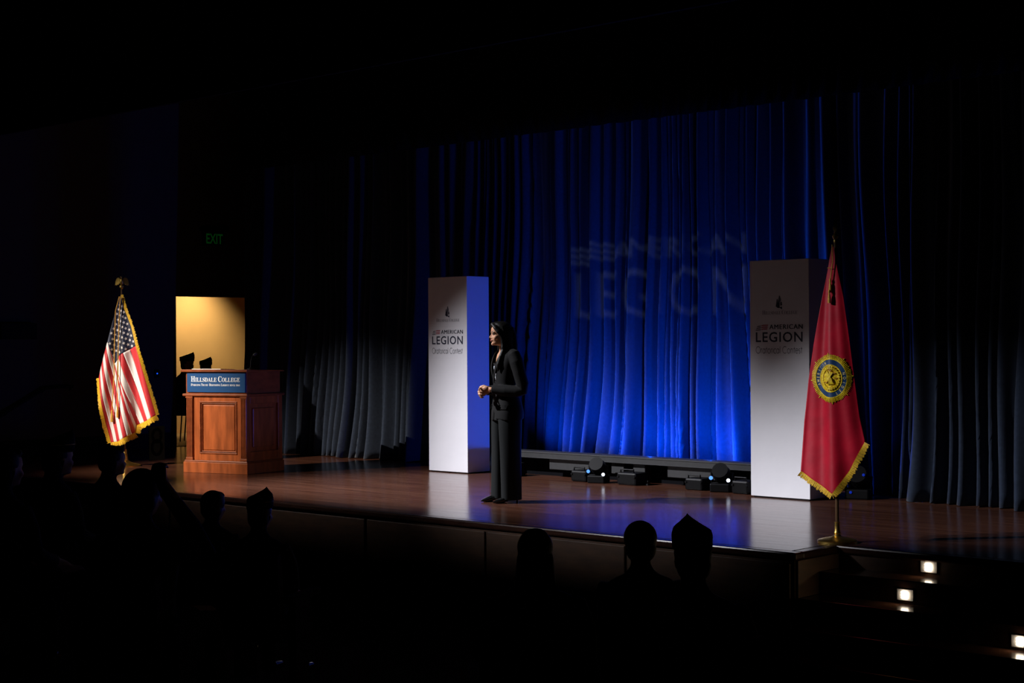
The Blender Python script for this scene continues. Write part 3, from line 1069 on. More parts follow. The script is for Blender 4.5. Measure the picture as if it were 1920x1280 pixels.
# spread eagle finial
ez = 2.18
mb = MB()
mb.lathe([(0.010, -0.02), (0.018, 0.0), (0.03, 0.012), (0.03, 0.03), (0.018, 0.042), (0.012, 0.05)], (-0.03, 0, ez), 16)
mb.ball((-0.03, 0, ez + 0.085), (0.024, 0.022, 0.045))
mb.ball((-0.036, -0.008, ez + 0.138), (0.015, 0.018, 0.016))
mb.tube([(-0.04, -0.02, ez + 0.138), (-0.046, -0.036, ez + 0.13)], [0.006, 0.002], 6)
fe = build(mb, 'finial_eagle', M['gold'], fa, smooth=True)
for sx in (-1, 1):
    wing = [(0.012, 0.11), (0.035, 0.135), (0.062, 0.128), (0.080, 0.09), (0.088, 0.03), (0.072, 0.045), (0.064, 0.03), (0.052, 0.05), (0.042, 0.04), (0.03, 0.062), (0.016, 0.05)]
    mb = MB().prism([(-0.03 + sx * a, ez + b) for a, b in wing], lambda u, w, d: Vector((u, d + abs(u + 0.03) * 0.25, w)), -0.007, 0.007)
    build(mb, 'wing', M['gold'], fe, bevel=0.003)

# --- red flag with the round emblem
FK = 1.0 / math.cos(R(29))
FB = lambda px, py: ((px - 1562) / 258 * FK, (1018 - py) / 258)
fb = flag_stand('flag_on_stand', (-0.113, 0.72, 0), 'plain red flag with a round gold and blue emblem on a brass stand', 0.0, 2.22, 0.145, ALPHA - R(29))
topB = FB(1560, 462)


def depB(u, z):
    k = max(0.0, (topB[1] - z)) / 1.8
    ph = (u - topB[0]) / (0.05 + 0.22 * k)
    return -0.03 - 0.035 * k * math.sin(ph * 3.6 + 1.2) - 0.012 * k * math.sin(ph * 9 + z * 2) - 0.05 * k - 0.012 * k * math.cos(z * 5 + ph * 2)


rB = [FB(*p) for p in ((1561, 462), (1567, 500), (1577, 555), (1586, 630), (1594, 700), (1604, 780), (1613, 828))]
lB = [FB(*p) for p in ((1558, 462), (1552, 500), (1542, 555), (1528, 640), (1518, 710), (1510, 790), (1504, 886))]
botB = [FB(*p) for p in ((1613, 828), (1590, 880), (1563, 926), (1535, 908), (1504, 886))]
mb = MB()
NT, NS = 60, 110
V = []
for j in range(NS + 1):
    s = j / NS
    for i in range(NT + 1):
        t = i / NT
        a = (lerp(rB[0][0], lB[0][0], t), lerp(rB[0][1], lB[0][1], t))
        b = poly_at(botB, t)
        u, z = lerp(a[0], b[0], s), lerp(a[1], b[1], s)
        er, lr = poly_at(rB, s), (lerp(rB[0][0], rB[-1][0], s), lerp(rB[0][1], rB[-1][1], s))
        el, ll = poly_at(lB, s), (lerp(lB[0][0], lB[-1][0], s), lerp(lB[0][1], lB[-1][1], s))
        u += (1 - t) * (er[0] - lr[0]) + t * (el[0] - ll[0])
        z += (1 - t) * (er[1] - lr[1]) + t * (el[1] - ll[1])
        V.append((u, depB(u, z), z))
mb.add(V, [(j * (NT + 1) + i, j * (NT + 1) + i + 1, (j + 1) * (NT + 1) + i + 1, (j + 1) * (NT + 1) + i) for j in range(NS) for i in range(NT)])
cloth = build(mb, 'flag_cloth', M['lred'], fb, smooth=True, auto=None, thick=0.003)
mb = MB()
sweep_fringe(mb, botB, 0.036, 1, depB, 0.005)
build(mb, 'fringe', M['fringe'], cloth)
# emblem, sewn on the cloth: rays, ring, lettering, medallion
EC = FB(1558, 709)
AX, AZ = 0.109 * FK, 0.146
ca, sa = math.cos(R(12)), math.sin(R(12))


def em(r, a, lift):
    x, z = AX * r * math.cos(a), AZ * r * math.sin(a)
    u, w = EC[0] + x * ca - z * sa * 0.5, EC[1] + x * sa * 0.5 + z * ca
    return Vector((u, depB(u, w) - lift, w))


mb = MB()
for k in range(88):
    a = 2 * math.pi * k / 88
    ln = 1.30 if k % 11 == 0 else 1.19 + 0.05 * random.random()
    d = 2 * math.pi / 88 * 0.5
    P = [em(0.98, a - d, 0.004), em(0.98, a + d, 0.004), em(ln, a + d * 0.6, 0.004), em(ln, a - d * 0.6, 0.004)]
    Q = [em(0.98, a - d * .7, 0.011), em(0.98, a + d * .7, 0.011), em(ln, a + d * 0.3, 0.007), em(ln, a - d * 0.3, 0.007)]
    mb.add(P + Q, [(4, 5, 6, 7), (0, 1, 5, 4), (1, 2, 6, 5), (2, 3, 7, 6), (3, 0, 4, 7)])
ems = build(mb, 'emblem_rays', M['egold'], cloth)


def ring(mb, r0, r1, l0, l1, n=64):
    V = []
    for k in range(n):
        a = 2 * math.pi * k / n
        V += [em(r0, a, l0), em(r0, a, l1), em(r1, a, l1), em(r1, a, l0)]
    Fc = []
    for k in range(n):
        q = (k + 1) % n
        for e in range(4):
            g = (e + 1) % 4
            Fc.append((k * 4 + e, k * 4 + g, q * 4 + g, q * 4 + e))
    return mb.add(V, Fc)


build(ring(MB(), 0.70, 0.97, 0.003, 0.008), 'emblem_band', M['eblue'], cloth)
build(ring(ring(MB(), 0.955, 1.0, 0.003, 0.011), 0.66, 0.71, 0.003, 0.011), 'emblem_edging', M['egold'], cloth)
mb = MB()
for word, a0, a1 in (('AMERICAN', 196, 108), ('LEGION', 292, 372)):
    for i, ch in enumerate(word):
        a = R(lerp(a0, a1, i / (len(word) - 1)))
        v, f = text_mesh(ch, 0.02)
        xs = [p[0] for p in v]
        xm = (min(xs) + max(xs)) / 2
        V = []
        for p in v:
            r_ = 0.75 + p[1] / 0.72 * 0.16 if word == 'AMERICAN' else 0.915 - p[1] / 0.72 * 0.16
            da = (p[0] - xm) * 0.20 * (-1 if word == 'AMERICAN' else 1)
            V.append(em(r_, a + da, 0.0095))
        mb.add(V, f)
el_ = build(mb, 'emblem_lettering', M['ecream'], cloth)
el_['kind'] = 'stuff'
mb = MB()
V = [em(0, 0, 0.016)]
for k in range(48):
    V.append(em(0.68, 2 * math.pi * k / 48, 0.006))
mb.add(V, [(0, k + 1, (k + 1) % 48 + 1) for k in range(48)])
build(mb, 'emblem_disc', M['egold'], cloth)


def emxy(x, y, l):
    return em(math.hypot(x, y), math.atan2(y, x), l)


mb = MB()      # raised star, bell and wreath on the medallion
st = [(0.34 * (1 if q % 2 == 0 else 0.42) * math.cos(R(100 + 36 * q)) - 0.08, 0.34 * (1 if q % 2 == 0 else 0.42) * math.sin(R(100 + 36 * q)) + 0.10) for q in range(10)]
mb.prism(st, lambda u, w, d: emxy(u, w, d), 0.010, 0.021)
for k in range(26):
    a = 2 * math.pi * k / 26
    lf = [(0.50 * math.cos(a - .1), 0.50 * math.sin(a - .1)), (0.62 * math.cos(a), 0.62 * math.sin(a)), (0.54 * math.cos(a + .2), 0.54 * math.sin(a + .2)), (0.46 * math.cos(a + .08), 0.46 * math.sin(a + .08))]
    mb.prism(lf, lambda u, w, d: emxy(u, w, d), 0.008, 0.018)
build(mb, 'emblem_relief', M['egold'], cloth)
mb = MB()
bg_ = MB()
bell = [(-.16, -.30), (.24, -.30), (.17, -.22), (.12, .0), (.04, .06), (-.04, .0), (-.09, -.22)]
build(bg_.prism(bell, lambda u, w, d: emxy(u, w, d), 0.014, 0.025), 'emblem_bell', M['egold'], cloth)
for x, y in ((-.36, .12), (-.30, -.18), (.28, .24), (.34, -.02), (.05, .40)):
    mb.prism([(x - .09, y - .015), (x + .07, y - .05), (x + .09, y + .015), (x - .06, y + .05)], lambda u, w, d: emxy(u, w, d), 0.009, 0.019)
es_ = build(mb, 'emblem_shading', M['ebrown'], cloth)
es_['kind'] = 'stuff'
P = [(u, depB(u, z) - 0.02, z) for u, z in (FB(*p) for p in ((1560, 458), (1561, 490), (1559, 510), (1557, 525)))]
cd = build(MB().tube(P, 0.004, 8), 'cord', M['cord'], fb, smooth=True)
tassel(cd, Vector(P[-1]), 0.085, 0.011)
q = FB(1556, 546)
tassel(cd, Vector((q[0], depB(*q) - 0.028, q[1])), 0.085, 0.011)
build(MB().tube([(P[2][0] - 0.03, P[2][1], FB(0, 502)[1]), (P[2][0], P[2][1], FB(0, 502)[1])], 0.003, 6), 'cord', M['cord'], fb)
sz = 2.20
mb = MB().lathe([(0.012, -0.02), (0.016, 0.0), (0.012, 0.01), (0.020, 0.022), (0.024, 0.034), (0.018, 0.046), (0.010, 0.055), (0.012, 0.06)], (0, 0, sz), 16)
fn_ = build(mb, 'finial', M['gold'], fb, smooth=True)
sp_ = [(0, 0.05), (0.022, 0.085), (0.016, 0.10), (0.020, 0.12), (0.0, 0.185), (-0.020, 0.12), (-0.016, 0.10), (-0.022, 0.085)]
build(MB().prism([(a, sz + b) for a, b in sp_], lambda u, w, d: Vector((u * 0.8, d, w)), -0.008, 0.008), 'spearhead', M['gold'], fn_, bevel=0.004)


# ------------------------------------------------------------------ people
def ellring(z, hw, yf, yb, n=28, cx=0.0, p=2.0):
    """cross-section: half-width hw, front at -yf, back at +yb"""
    out = []
    for k in range(n):
        a = 2 * math.pi * k / n
        c, s = math.cos(a), math.sin(a)
        x = hw * abs(c) ** (2 / p) * (1 if c > 0 else -1)
        y = (yb if s > 0 else yf) * abs(s) ** (2 / p) * (1 if s > 0 else -1)
        out.append(Vector((cx + x, y, z)))
    return out


def head_mb(c, chin, hgt=0.212, n=40):
    """head from the chin up, facing -Y; c = (x, y) of its vertical axis"""
    tab = [(0.000, (.026, .058, -.010)), (0.008, (.038, .080, .012)), (0.022, (.047, .088, .035)), (0.036, (.054, .083, .052)), (0.048, (.058, .0905, .062)),
           (0.060, (.061, .090, .070)), (0.074, (.065, .086, .080)), (0.092, (.068, .085, .090)), (0.106, (.0695, .082, .096)), (0.120, (.071, .090, .100)),
           (0.140, (.072, .0915, .102)), (0.160, (.069, .087, .099)), (0.180, (.060, .073, .088)), (0.198, (.044, .050, .066)), (0.208, (.025, .026, .040)), (0.212, (.006, .006, .012))]
    mb = MB()
    rings = []
    for i in range(34):
        z = 0.212 * i / 33
        hw, yf, yb = sinterp(tab, z)
        rings.append([p + Vector((c[0], c[1], chin)) for p in ellring(z, max(hw, .003), max(yf, .003), max(yb, .003), n, p=2.15)])
    mb.loft(rings)
    o = Vector((c[0], c[1], chin))
    # nose, lips, brow, cheeks, ears
    mb.loft([[o + Vector(q) for q in ((-.006, -.078, .116), (0, -.093, .116), (.006, -.078, .116))],
             [o + Vector(q) for q in ((-.009, -.076, .098), (0, -.100, .096), (.009, -.076, .098))],
             [o + Vector(q) for q in ((-.014, -.078, .080), (0, -.1145, .078), (.014, -.078, .080))],
             [o + Vector(q) for q in ((-.016, -.078, .070), (0, -.112, .067), (.016, -.078, .070))],
             [o + Vector(q) for q in ((-.010, -.078, .063), (0, -.095, .061), (.010, -.078, .063))]])
    for sx in (-1, 1):
        mb.ball(o + Vector((sx * .012, -.088, .070)), (.0085, .010, .008))
        mb.ball(o + Vector((sx * .042, -.058, .072)), (.024, .024, .024))
        mb.ball(o + Vector((sx * .030, -.079, .119)), (.022, .010, .006))
        mb.ball(o + Vector((sx * .072, .012, .090)), (.007, .017, .031), Matrix.Rotation(sx * R(18), 3, 'Z'))
    mb.ball(o + Vector((0, -.0885, .0515)), (.020, .009, .0045))
    mb.ball(o + Vector((0, -.0865, .0425)), (.017, .009, .0055))
    mb.ball(o + Vector((0, -.078, .013)), (.018, .014, .014))
    return mb


def merge(a, b):
    return a.add(b.v, b.f)


def rotz_about(mb, c, ang):
    m = Matrix.Translation((c[0], c[1], 0)) @ Matrix.Rotation(ang, 4, 'Z') @ Matrix.Translation((-c[0], -c[1], 0))
    return mb.xf(m)


def hand_chain(mb, wrist, knuckle_dir, palm_n, side, curls, ln=0.085, spread=0.019):
    """palm and five bent fingers; knuckle_dir towards the fingers, palm_n out of the palm, side = towards the thumb"""
    d, n, s = Vector(knuckle_dir).normalized(), Vector(palm_n).normalized(), Vector(side).normalized()
    w = Vector(wrist)
    m3 = Matrix((s, d, n)).transposed()
    mb.ball(w + d * 0.045, (0.038, 0.052, 0.016), m3)
    mb.ball(w + d * 0.03 + s * 0.018 + n * 0.006, (0.020, 0.034, 0.016), m3)
    for k in range(4):
        off = (1.5 - k) * spread
        L1 = ln * (0.92, 1.0, 0.95, 0.76)[k]
        p = w + d * (0.082 - 0.004 * abs(k - 1)) + s * off
        pts = [p - d * 0.02, p]
        a = 0.0
        for seg, f in ((0.44, curls[0]), (0.32, curls[1]), (0.24, curls[2])):
            a += R(f)
            p = p + (d * math.cos(a) + n * math.sin(a)) * L1 * seg
            pts.append(p)
        mb.tube(pts, [0.0085, 0.0092, 0.0085, 0.0078, 0.0058], 8)
        mb.ball(pts[-1], 0.006, n=8, m=6)
    p = w + d * 0.025 + s * 0.028
    q1 = p + (d * 0.7 + s * 0.55 + n * 0.35).normalized() * 0.036
    q2 = q1 + (d * 0.95 + s * 0.05 + n * 0.35).normalized() * 0.030
    q3 = q2 + (d * 1.0 - s * 0.2 + n * 0.2).normalized() * 0.022
    mb.tube([p - s * 0.015, p, q1, q2, q3], [0.012, 0.0125, 0.0105, 0.0095, 0.006], 8)


# --- the speaker
SP = (-4.035, 1.375, 0)
SR = R(-25)
sp = thing('person', SP, SR, 'woman in a black trouser suit standing on the stage with clasped hands', 'person')
HC = (0.0, -0.048)       # head axis
CH = 1.452               # chin height
HY = R(-9)
body = MB()
hm = rotz_about(head_mb(HC, CH), HC, HY)
merge(body, hm)
# neck, chest, torso core
rings = []
for z, hw, yf, yb, cy in ((1.54, .045, .05, .055, -.03), (1.46, .047, .050, .056, -.018), (1.42, .052, .052, .058, -.004), (1.395, .075, .064, .066, .004), (1.37, .125, .078, .078, .008), (1.33, .150, .090, .088, .01),
                          (1.25, .145, .103, .088, .008), (1.18, .135, .098, .082, .005), (1.05, .115, .082, .075, .0), (.95, .135, .092, .10, .0), (.86, .15, .095, .11, 0)):
    rings.append([p + Vector((0, cy, 0)) for p in ellring(z, hw, yf, yb)])
body.loft(rings)
WR = {1: Vector((.045, -.158, 1.045)), -1: Vector((-.045, -.172, 1.035))}     # wrists
for sx in (-1, 1):
    body.tube([(sx * .155, .012, 1.345), (sx * .200, .048, 1.20), (sx * .212, .060, 1.07), (sx * .16, -.02, 1.04), tuple(WR[sx] + Vector((sx * .012, .012, 0))), tuple(WR[sx] + Vector((-sx * .012, -.02, 0)))],
              [.040, .036, .028, .028, .024, .023], 14)
    body.tube([(sx * .08, 0, .90), (sx * .083, -.005, .50), (sx * .083, .01, .28), (sx * .083, .02, .09), (sx * .083, -.01, .045)], [.085, .058, .05, .036, .034], 14)
# clasped hands
hand_chain(body, WR[1] + Vector((-.012, -.012, 0)), (-.50, -.82, -.22), (-.80, .42, -.15), (.12, -.22, 1.0), (42, 46, 30), 0.082)
hand_chain(body, WR[-1] + Vector((.006, -.010, -.004)), (.30, -.90, -.30), (.85, .35, -.05), (-.10, -.30, 1.0), (34, 50, 34), 0.080)
bm_ = remesh(body, 0.0042, 3, 0.5, 'body')
bo = link('body', bm_, [M['skin']], sp, smooth=True)


def hx(p):                # head-space point -> body space
    m = Matrix.Translation((HC[0], HC[1], 0)) @ Matrix.Rotation(HY, 4, 'Z')
    return m @ Vector((p[0], p[1], p[2] + CH))


for sx in (-1, 1):
    e = build(MB().ball(hx((sx * .031, -.0745, .1035)), (.0125, .009, .0068)), 'eye', M['eyewhite'], bo, smooth=True)
    build(MB().ball(hx((sx * .0325, -.0795, .1035)), (.0085, .0065, .0066)), 'iris', M['iris'], e, smooth=True)
    build(MB().tube([hx((sx * .018, -.0865, .1115)), hx((sx * .031, -.0862, .1125)), hx((sx * .046, -.0755, .108))], [.0018, .0026, .0015], 6), 'eyelash', M['iris'], bo)
    build(MB().tube([hx((sx * .014, -.0905, .1225)), hx((sx * .030, -.0895, .1275)), hx((sx * .051, -.0735, .1235))], [.0025, .0034, .0018], 6), 'eyebrow', M['hair'], bo)
lp = MB()
lp.tube([hx((-.019, -.0875, .0475)), hx((-.008, -.0965, .0515)), hx((0, -.0975, .0500)), hx((.008, -.0965, .0515)), hx((.019, -.0875, .0475))], [.001, .0038, .0034, .0038, .001], 8)
lp.tube([hx((-.017, -.0870, .0455)), hx((-.007, -.0945, .0418)), hx((.007, -.0945, .0418)), hx((.017, -.0870, .0455))], [.001, .0045, .0045, .001], 8)
build(lp, 'lips', M['lips'], bo, smooth=True)
# finger nails catch the light
# hair: centre parting, long locks falling behind and over the near shoulder
hr = MB()
rings = []
for i in range(22):
    z = .085 + (.224 - .085) * i / 21
    k = (z - .085) / (.224 - .085)
    hw = .087 * math.sqrt(max(0.004, 1 - (k * 0.99) ** 3.4))
    yb = .122 * math.sqrt(max(0.004, 1 - (k * 0.99) ** 2.8))
    yf = interp([(0, -.045), (.30, -.008), (.47, .028), (.61, .064), (.755, .088), (.86, .092), (.935, .076), (1, .02)], k)
    ring = []
    for q in range(36):
        a = 2 * math.pi * q / 36
        c_, s_ = math.cos(a), math.sin(a)
        y = (yb if s_ > 0 else yf) * abs(s_) ** 0.9 * (1 if s_ > 0 else -1)
        ring.append(hx((hw * c_, y + .004, z)))
    rings.append(ring)
hr.loft(rings)


def lock(pts, w, d):
    rings = []
    P = [Vector(p) for p in pts]
    for i, p in enumerate(P):
        t = (P[min(i + 1, len(P) - 1)] - P[max(i - 1, 0)]).normalized()
        a = Vector((0, -1, 0)) - t * t.dot(Vector((0, -1, 0)))
        a.normalize()
        b = t.cross(a)
        rings.append([p + a * (w[i] * math.cos(2 * math.pi * k / 14)) + b * (d[i] * math.sin(2 * math.pi * k / 14)) for k in range(14)])
    hr.loft(rings)


for sx in (-1, 1):
    lock([hx((sx * .004, -.072, .205)), hx((sx * .030, -.078, .190)), hx((sx * .056, -.062, .165)), hx((sx * .072, -.034, .135)), hx((sx * .081, .000, .100)), hx((sx * .084, .012, .060)), hx((sx * .085, .012, .010)), *((hx((.096, .008, -.05)), hx((.112, -.020, -.11)), hx((.116, -.044, -.18)), hx((.108, -.054, -.24))) if sx > 0 else (hx((-.092, .02, -.05)), hx((-.098, .012, -.11)), hx((-.095, -.005, -.16)), hx((-.09, -.01, -.2))))],
         [.016, .020, .026, .034, .036, .036, .034, .032, .030, .024, .006], [.010, .014, .016, .016, .015, .016, .018, .018, .018, .014, .004])
lock([hx((0, .07, .15)), hx((0, .10, .08)), hx((0, .105, 0)), hx((0, .105, -.08)), hx((0, .115, -.16)), hx((0, .12, -.23)), hx((0, .115, -.28))], [.05, .045, .045, .045, .04, .03, .008], [.075, .085, .095, .10, .095, .08, .03])
for sx in (-1, 1):
    lock([hx((sx * .06, .05, .13)), hx((sx * .075, .055, .06)), hx((sx * .080, .058, -.01)), hx((sx * .088, .065, -.08)), hx((sx * .092, .072, -.15)), hx((sx * .085, .07, -.22))], [.05, .05, .05, .048, .04, .01], [.03, .028, .03, .03, .026, .008])
ho = link('hair', remesh(hr, 0.0045, 2, 0.4, 'hair'), [M['hair']], sp, smooth=True)

# jacket
jk = MB()
jt = [(.765, (.178, .128, .150, .002)), (.84, (.176, .126, .152, .002)), (.92, (.160, .116, .136, .0)), (1.00, (.145, .108, .112, .0)), (1.08, (.143, .108, .105, .0)), (1.17, (.160, .120, .108, .004)), (1.25, (.172, .126, .112, .008)),
      (1.32, (.180, .112, .110, .010)), (1.365, (.170, .094, .100, .012)), (1.395, (.128, .082, .088, .012)), (1.415, (.085, .074, .080, .010)), (1.425, (.070, .066, .074, .008))]
rings = []
NZ, NA = 54, 72
for i in range(NZ + 1):
    z = .765 + (1.425 - .765) * i / NZ
    hw, yf, yb, cy = sinterp(jt, z)
    ring = []
    for p in ellring(z, hw, yf, yb, NA, p=2.3):
        p = p + Vector((0, cy, 0))
        if p.y < cy:                       # open V at the chest, cut-away hem
            vw = max(0.0, (z - 1.11) / 0.315) * 0.092
            if abs(p.x) < vw:
                p.y += 0.055 * min(1, (vw - abs(p.x)) / 0.012)
            hw2 = max(0.0, (.85 - z) / 0.085) * 0.035
            if abs(p.x) < hw2:
                p.y += 0.02 * min(1, (hw2 - abs(p.x)) / 0.015)
        p.z += -0.012 * math.cos(3 * math.atan2(p.y, p.x)) * max(0, (.80 - z) / .04)
        ring.append(p)
    rings.append(ring)
jk.loft(rings)
for sx in (-1, 1):
    W2 = WR[sx]
    jk.tube([(sx * .120, .012, 1.385), (sx * .168, .016, 1.365), (sx * .195, .028, 1.30), (sx * .210, .048, 1.20), (sx * .222, .075, 1.09), (sx * .218, .078, 1.045), (sx * .190, .03, 1.030), (sx * .13, -.06, 1.035), tuple(W2 + Vector((sx * .022, .020, 0))), tuple(W2 + Vector((sx * .006, .002, 0)))],
            [.040, .056, .062, .060, .058, .057, .056, .050, .042, .041], 18)
jo = link('jacket', remesh(jk, 0.0055, 4, 0.5, 'jacket'), [M['suit']], sp, smooth=True)
for sx in (-1, 1):       # lapels, pocket flaps, cuff buttons
    pts = []
    for q in range(9):
        t = q / 8
        z = lerp(1.405, 1.105, t)
        vw = max(0.0, (z - 1.11) / 0.315) * 0.092
        hw, yf, yb, cy = sinterp(jt, z)
        wd = (.026 + .030 * math.sin(math.pi * min(1, t * 1.25) ** 0.8)) * (1 - t) ** 0.5
        pts.append((vw, wd, z, yf, cy, hw))
    V = []
    for lift in (0.004, 0.013):
        for vw, wd, z, yf, cy, hw in pts:
            for x in (max(0, vw - .006), vw + wd * .5, vw + wd):
                yy = cy - yf * (max(0.0, 1 - (x / hw) ** 2.3)) ** (1 / 2.3) - lift
                V.append((sx * x, yy, z))
    Fc = []
    n3 = 27
    for q in range(8):
        for e in range(2):
            a = q * 3 + e
            Fc += [(a, a + 1, a + 4, a + 3), (a + n3, a + 3 + n3, a + 4 + n3, a + 1 + n3)]
        Fc += [(q * 3, q * 3 + 3, q * 3 + 3 + n3, q * 3 + n3), (q * 3 + 2, q * 3 + 2 + n3, q * 3 + 5 + n3, q * 3 + 5)]
    Fc += [(0, n3, n3 + 1, 1), (1, n3 + 1, n3 + 2, 2), (24, 25, 25 + n3, 24 + n3), (25, 26, 26 + n3, 25 + n3)]
    build(MB().add(V, Fc), 'lapel', M['suit'], jo)
    pk = MB()
    V = []
    for lift in (0.002, 0.009):
        for z in (.905, .865):
            for q in range(7):
                x = lerp(.07, .158, q / 6)
                hw, yf, yb, cy = sinterp(jt, z)
                V.append((sx * x, cy - yf * (max(0.0, 1 - (x / hw) ** 2.3)) ** (1 / 2.3) - lift, z))
    Fc = []
    for q in range(6):
        Fc += [(q, q + 1, q + 8, q + 7), (q + 14, q + 21, q + 22, q + 15), (q, q + 14, q + 15, q + 1), (q + 7, q + 8, q + 22, q + 21)]
    build(MB().add(V, Fc), 'pocket_flap', M['suit'], jo)
    for q in range(3):
        build(MB().ball(WR[sx] + Vector((sx * (.030 + q * .016), .012 + q * .018, -.044)), .004, n=8, m=6), 'button', M['patent'], jo)
# shirt in the V
sh = MB()
V = []
for lift in (-0.02, 0.004):
    for z, w0 in ((1.262, .050), (1.23, .042), (1.20, .032), (1.17, .022), (1.13, .010)):
        hw, yf, yb, cy = sinterp(jt, z)
        for q in range(5):
            x = lerp(-w0, w0, q / 4)
            V.append((x, cy - yf * (max(0.0, 1 - (abs(x) / hw) ** 2.3)) ** (1 / 2.3) + .012 - lift, z))
Fc = []
for q in range(4):
    for e in range(4):
        a = q * 5 + e
        Fc += [(a, a + 5, a + 6, a + 1), (a + 25, a + 26, a + 31, a + 30)]
    Fc += [(q * 5, q * 5 + 25, q * 5 + 30, q * 5 + 5), (q * 5 + 4, q * 5 + 9, q * 5 + 34, q * 5 + 29)]
Fc += [(q, q + 1, q + 26, q + 25) for q in range(4)]
build(sh.add(V, Fc), 'shirt', M['shirt'], sp)
nk = MB()
hw, yf, yb, cy = sinterp(jt, 1.268)
nk.tube([(x, cy - yf * (1 - (abs(x) / hw) ** 2.3) ** (1 / 2.3) + .013, 1.268 + abs(x) * .3) for x in (-.055, -.03, 0, .03, .055)], .009, 8)
build(nk, 'camisole_edge', M['suit'], sp, smooth=True)

# trousers
tr = MB()
tr.loft([ellring(z, hw, yf, yb, 36, p=2.2) for z, hw, yf, yb in ((.92, .125, .095, .10), (.86, .155, .108, .120), (.80, .168, .112, .128), (.76, .172, .112, .125))])
for sx in (-1, 1):
    rings = []
    for i in range(26):
        z = lerp(.84, .028, i / 25)
        hw, yf, yb, cx = sinterp([(.02, (.072, .096, .098, .088)), (.25, (.074, .097, .100, .087)), (.5, (.079, .100, .102, .086)), (.7, (.086, .106, .112, .084)), (.84, (.088, .106, .118, .080))], z)
        ring = []
        for p in ellring(z, hw, yf, yb, 40, 0, 2.0):
            a = math.atan2(p.y, p.x)
            g = 1 + .05 * math.exp(-((abs(a + math.pi / 2)) / .16) ** 2) + .02 * math.sin(5 * a + 2.5 * z + sx)
            ring.append(Vector((p.x * g + sx * cx, p.y * g + (.012 if sx > 0 else -.022) * (1 - z), p.z)))
        rings.append(ring)
    tr.loft(rings)
link('trousers', remesh(tr, 0.006, 3, 0.5, 'trousers'), [M['trouser']], sp, smooth=True)
for sx, yo in ((1, -.005), (-1, -.055)):      # pointed heeled shoes
    rings = []
    for y, w, z0, z1 in ((.085, .018, .050, .075), (.06, .030, .046, .085), (.02, .034, .034, .085), (-.03, .038, .016, .075), (-.075, .042, .004, .058), (-.11, .040, .003, .044), (-.14, .026, .004, .032), (-.165, .008, .006, .018)):
        ring = []
        for k in range(16):
            a = 2 * math.pi * k / 16
            ring.append(Vector((sx * .088 + w * math.cos(a), y + yo, lerp(z0, z1, .5 + .5 * math.sin(a)))))
        rings.append(ring)
    s_ = build(MB().loft(rings), 'shoe', M['patent'], sp, smooth=True)
    build(MB().tube([(sx * .088, yo + .07, .06), (sx * .088, yo + .072, .03), (sx * .088, yo + .075, .0)], [.018, .010, .008], 10), 'heel', M['patent'], s_, smooth=True)
    build(MB().box(sx * .088 - .03, sx * .088 + .03, yo - .13, yo - .04, 0.0, .006), 'sole', M['patent'], s_, bevel=.002)


# --- seated figures
def seated_mesh(raise_arm=False, name='body', vox=0.012):
    b = MB()
    merge(b, head_mb((0, -.035), 1.075))
    b.loft([[p + Vector((0, cy, 0)) for p in ellring(z, hw, yf, yb)] for z, hw, yf, yb, cy in
            ((1.15, .05, .05, .055, -.015), (1.07, .054, .054, .06, 0), (1.03, .085, .07, .075, .01), (1.00, .16, .09, .09, .012), (.95, .205, .11, .105, .014), (.85, .20, .125, .11, .012), (.72, .18, .12, .11, .01), (.60, .175, .13, .12, .0), (.50, .185, .14, .14, .0), (.455, .17, .12, .13, .0))])
    for sx in (-1, 1):
        b.tube([(sx * .09, 0, .54), (sx * .11, -.22, .54), (sx * .12, -.43, .53), (sx * .12, -.47, .47), (sx * .12, -.44, .28), (sx * .12, -.42, .09)], [.095, .092, .075, .068, .058, .05], 14)
        b.tube([(sx * .12, -.38, .055), (sx * .12, -.48, .048), (sx * .12, -.60, .038), (sx * .12, -.66, .034)], [.048, .048, .044, .028], 12, 0.75)
        if raise_arm and sx < 0:
            b.tube([(-.17, .01, .97), (-.23, -.08, .90), (-.27, -.15, .89), (-.22, -.09, 1.03), (-.145, -.005, 1.19), (-.122, .012, 1.24)], [.06, .056, .052, .046, .036, .03], 12)
            hand_chain(b, (-.118, .015, 1.235), (.12, -.02, 1), (0, -1, -.1), (1, 0, 0), (55, 60, 40))
        else:
            b.tube([(sx * .17, .01, .97), (sx * .225, -.01, .84), (sx * .235, -.03, .72), (sx * .18, -.17, .665), (sx * .12, -.27, .650)], [.06, .056, .052, .044, .034], 12)
            hand_chain(b, (sx * .125, -.26, .650), (-sx * .25, -1, -.18), (0, -.15, -1), (-sx, 0, 0), (14, 18, 14))
    me = remesh(b, vox, 4, 0.5, name)
    return me


def paint_seated(me, raise_arm=False):
    for m in ('cloth1', 'skinlight', 'cloth2', 'patent'):
        me.materials.append(M[m])
    for p in me.polygons:
        c = p.center
        i = 0
        if c.z > 1.085 and abs(c.x) < .11 and not (c.y > -.03 and c.z < 1.17):
            i = 1
        elif c.z < .075:
            i = 3
        elif c.y < -.14 and c.z < .64 and abs(c.x) < .22 or c.z < .5:
            i = 2
        if .58 < c.z < .70 and c.y < -.265:
            i = 1
        if raise_arm and c.x < -.1 and c.z > 1.17:
            i = 1
        p.material_index = i
    return me


body_a = paint_seated(seated_mesh())
body_b = paint_seated(seated_mesh(True), True)


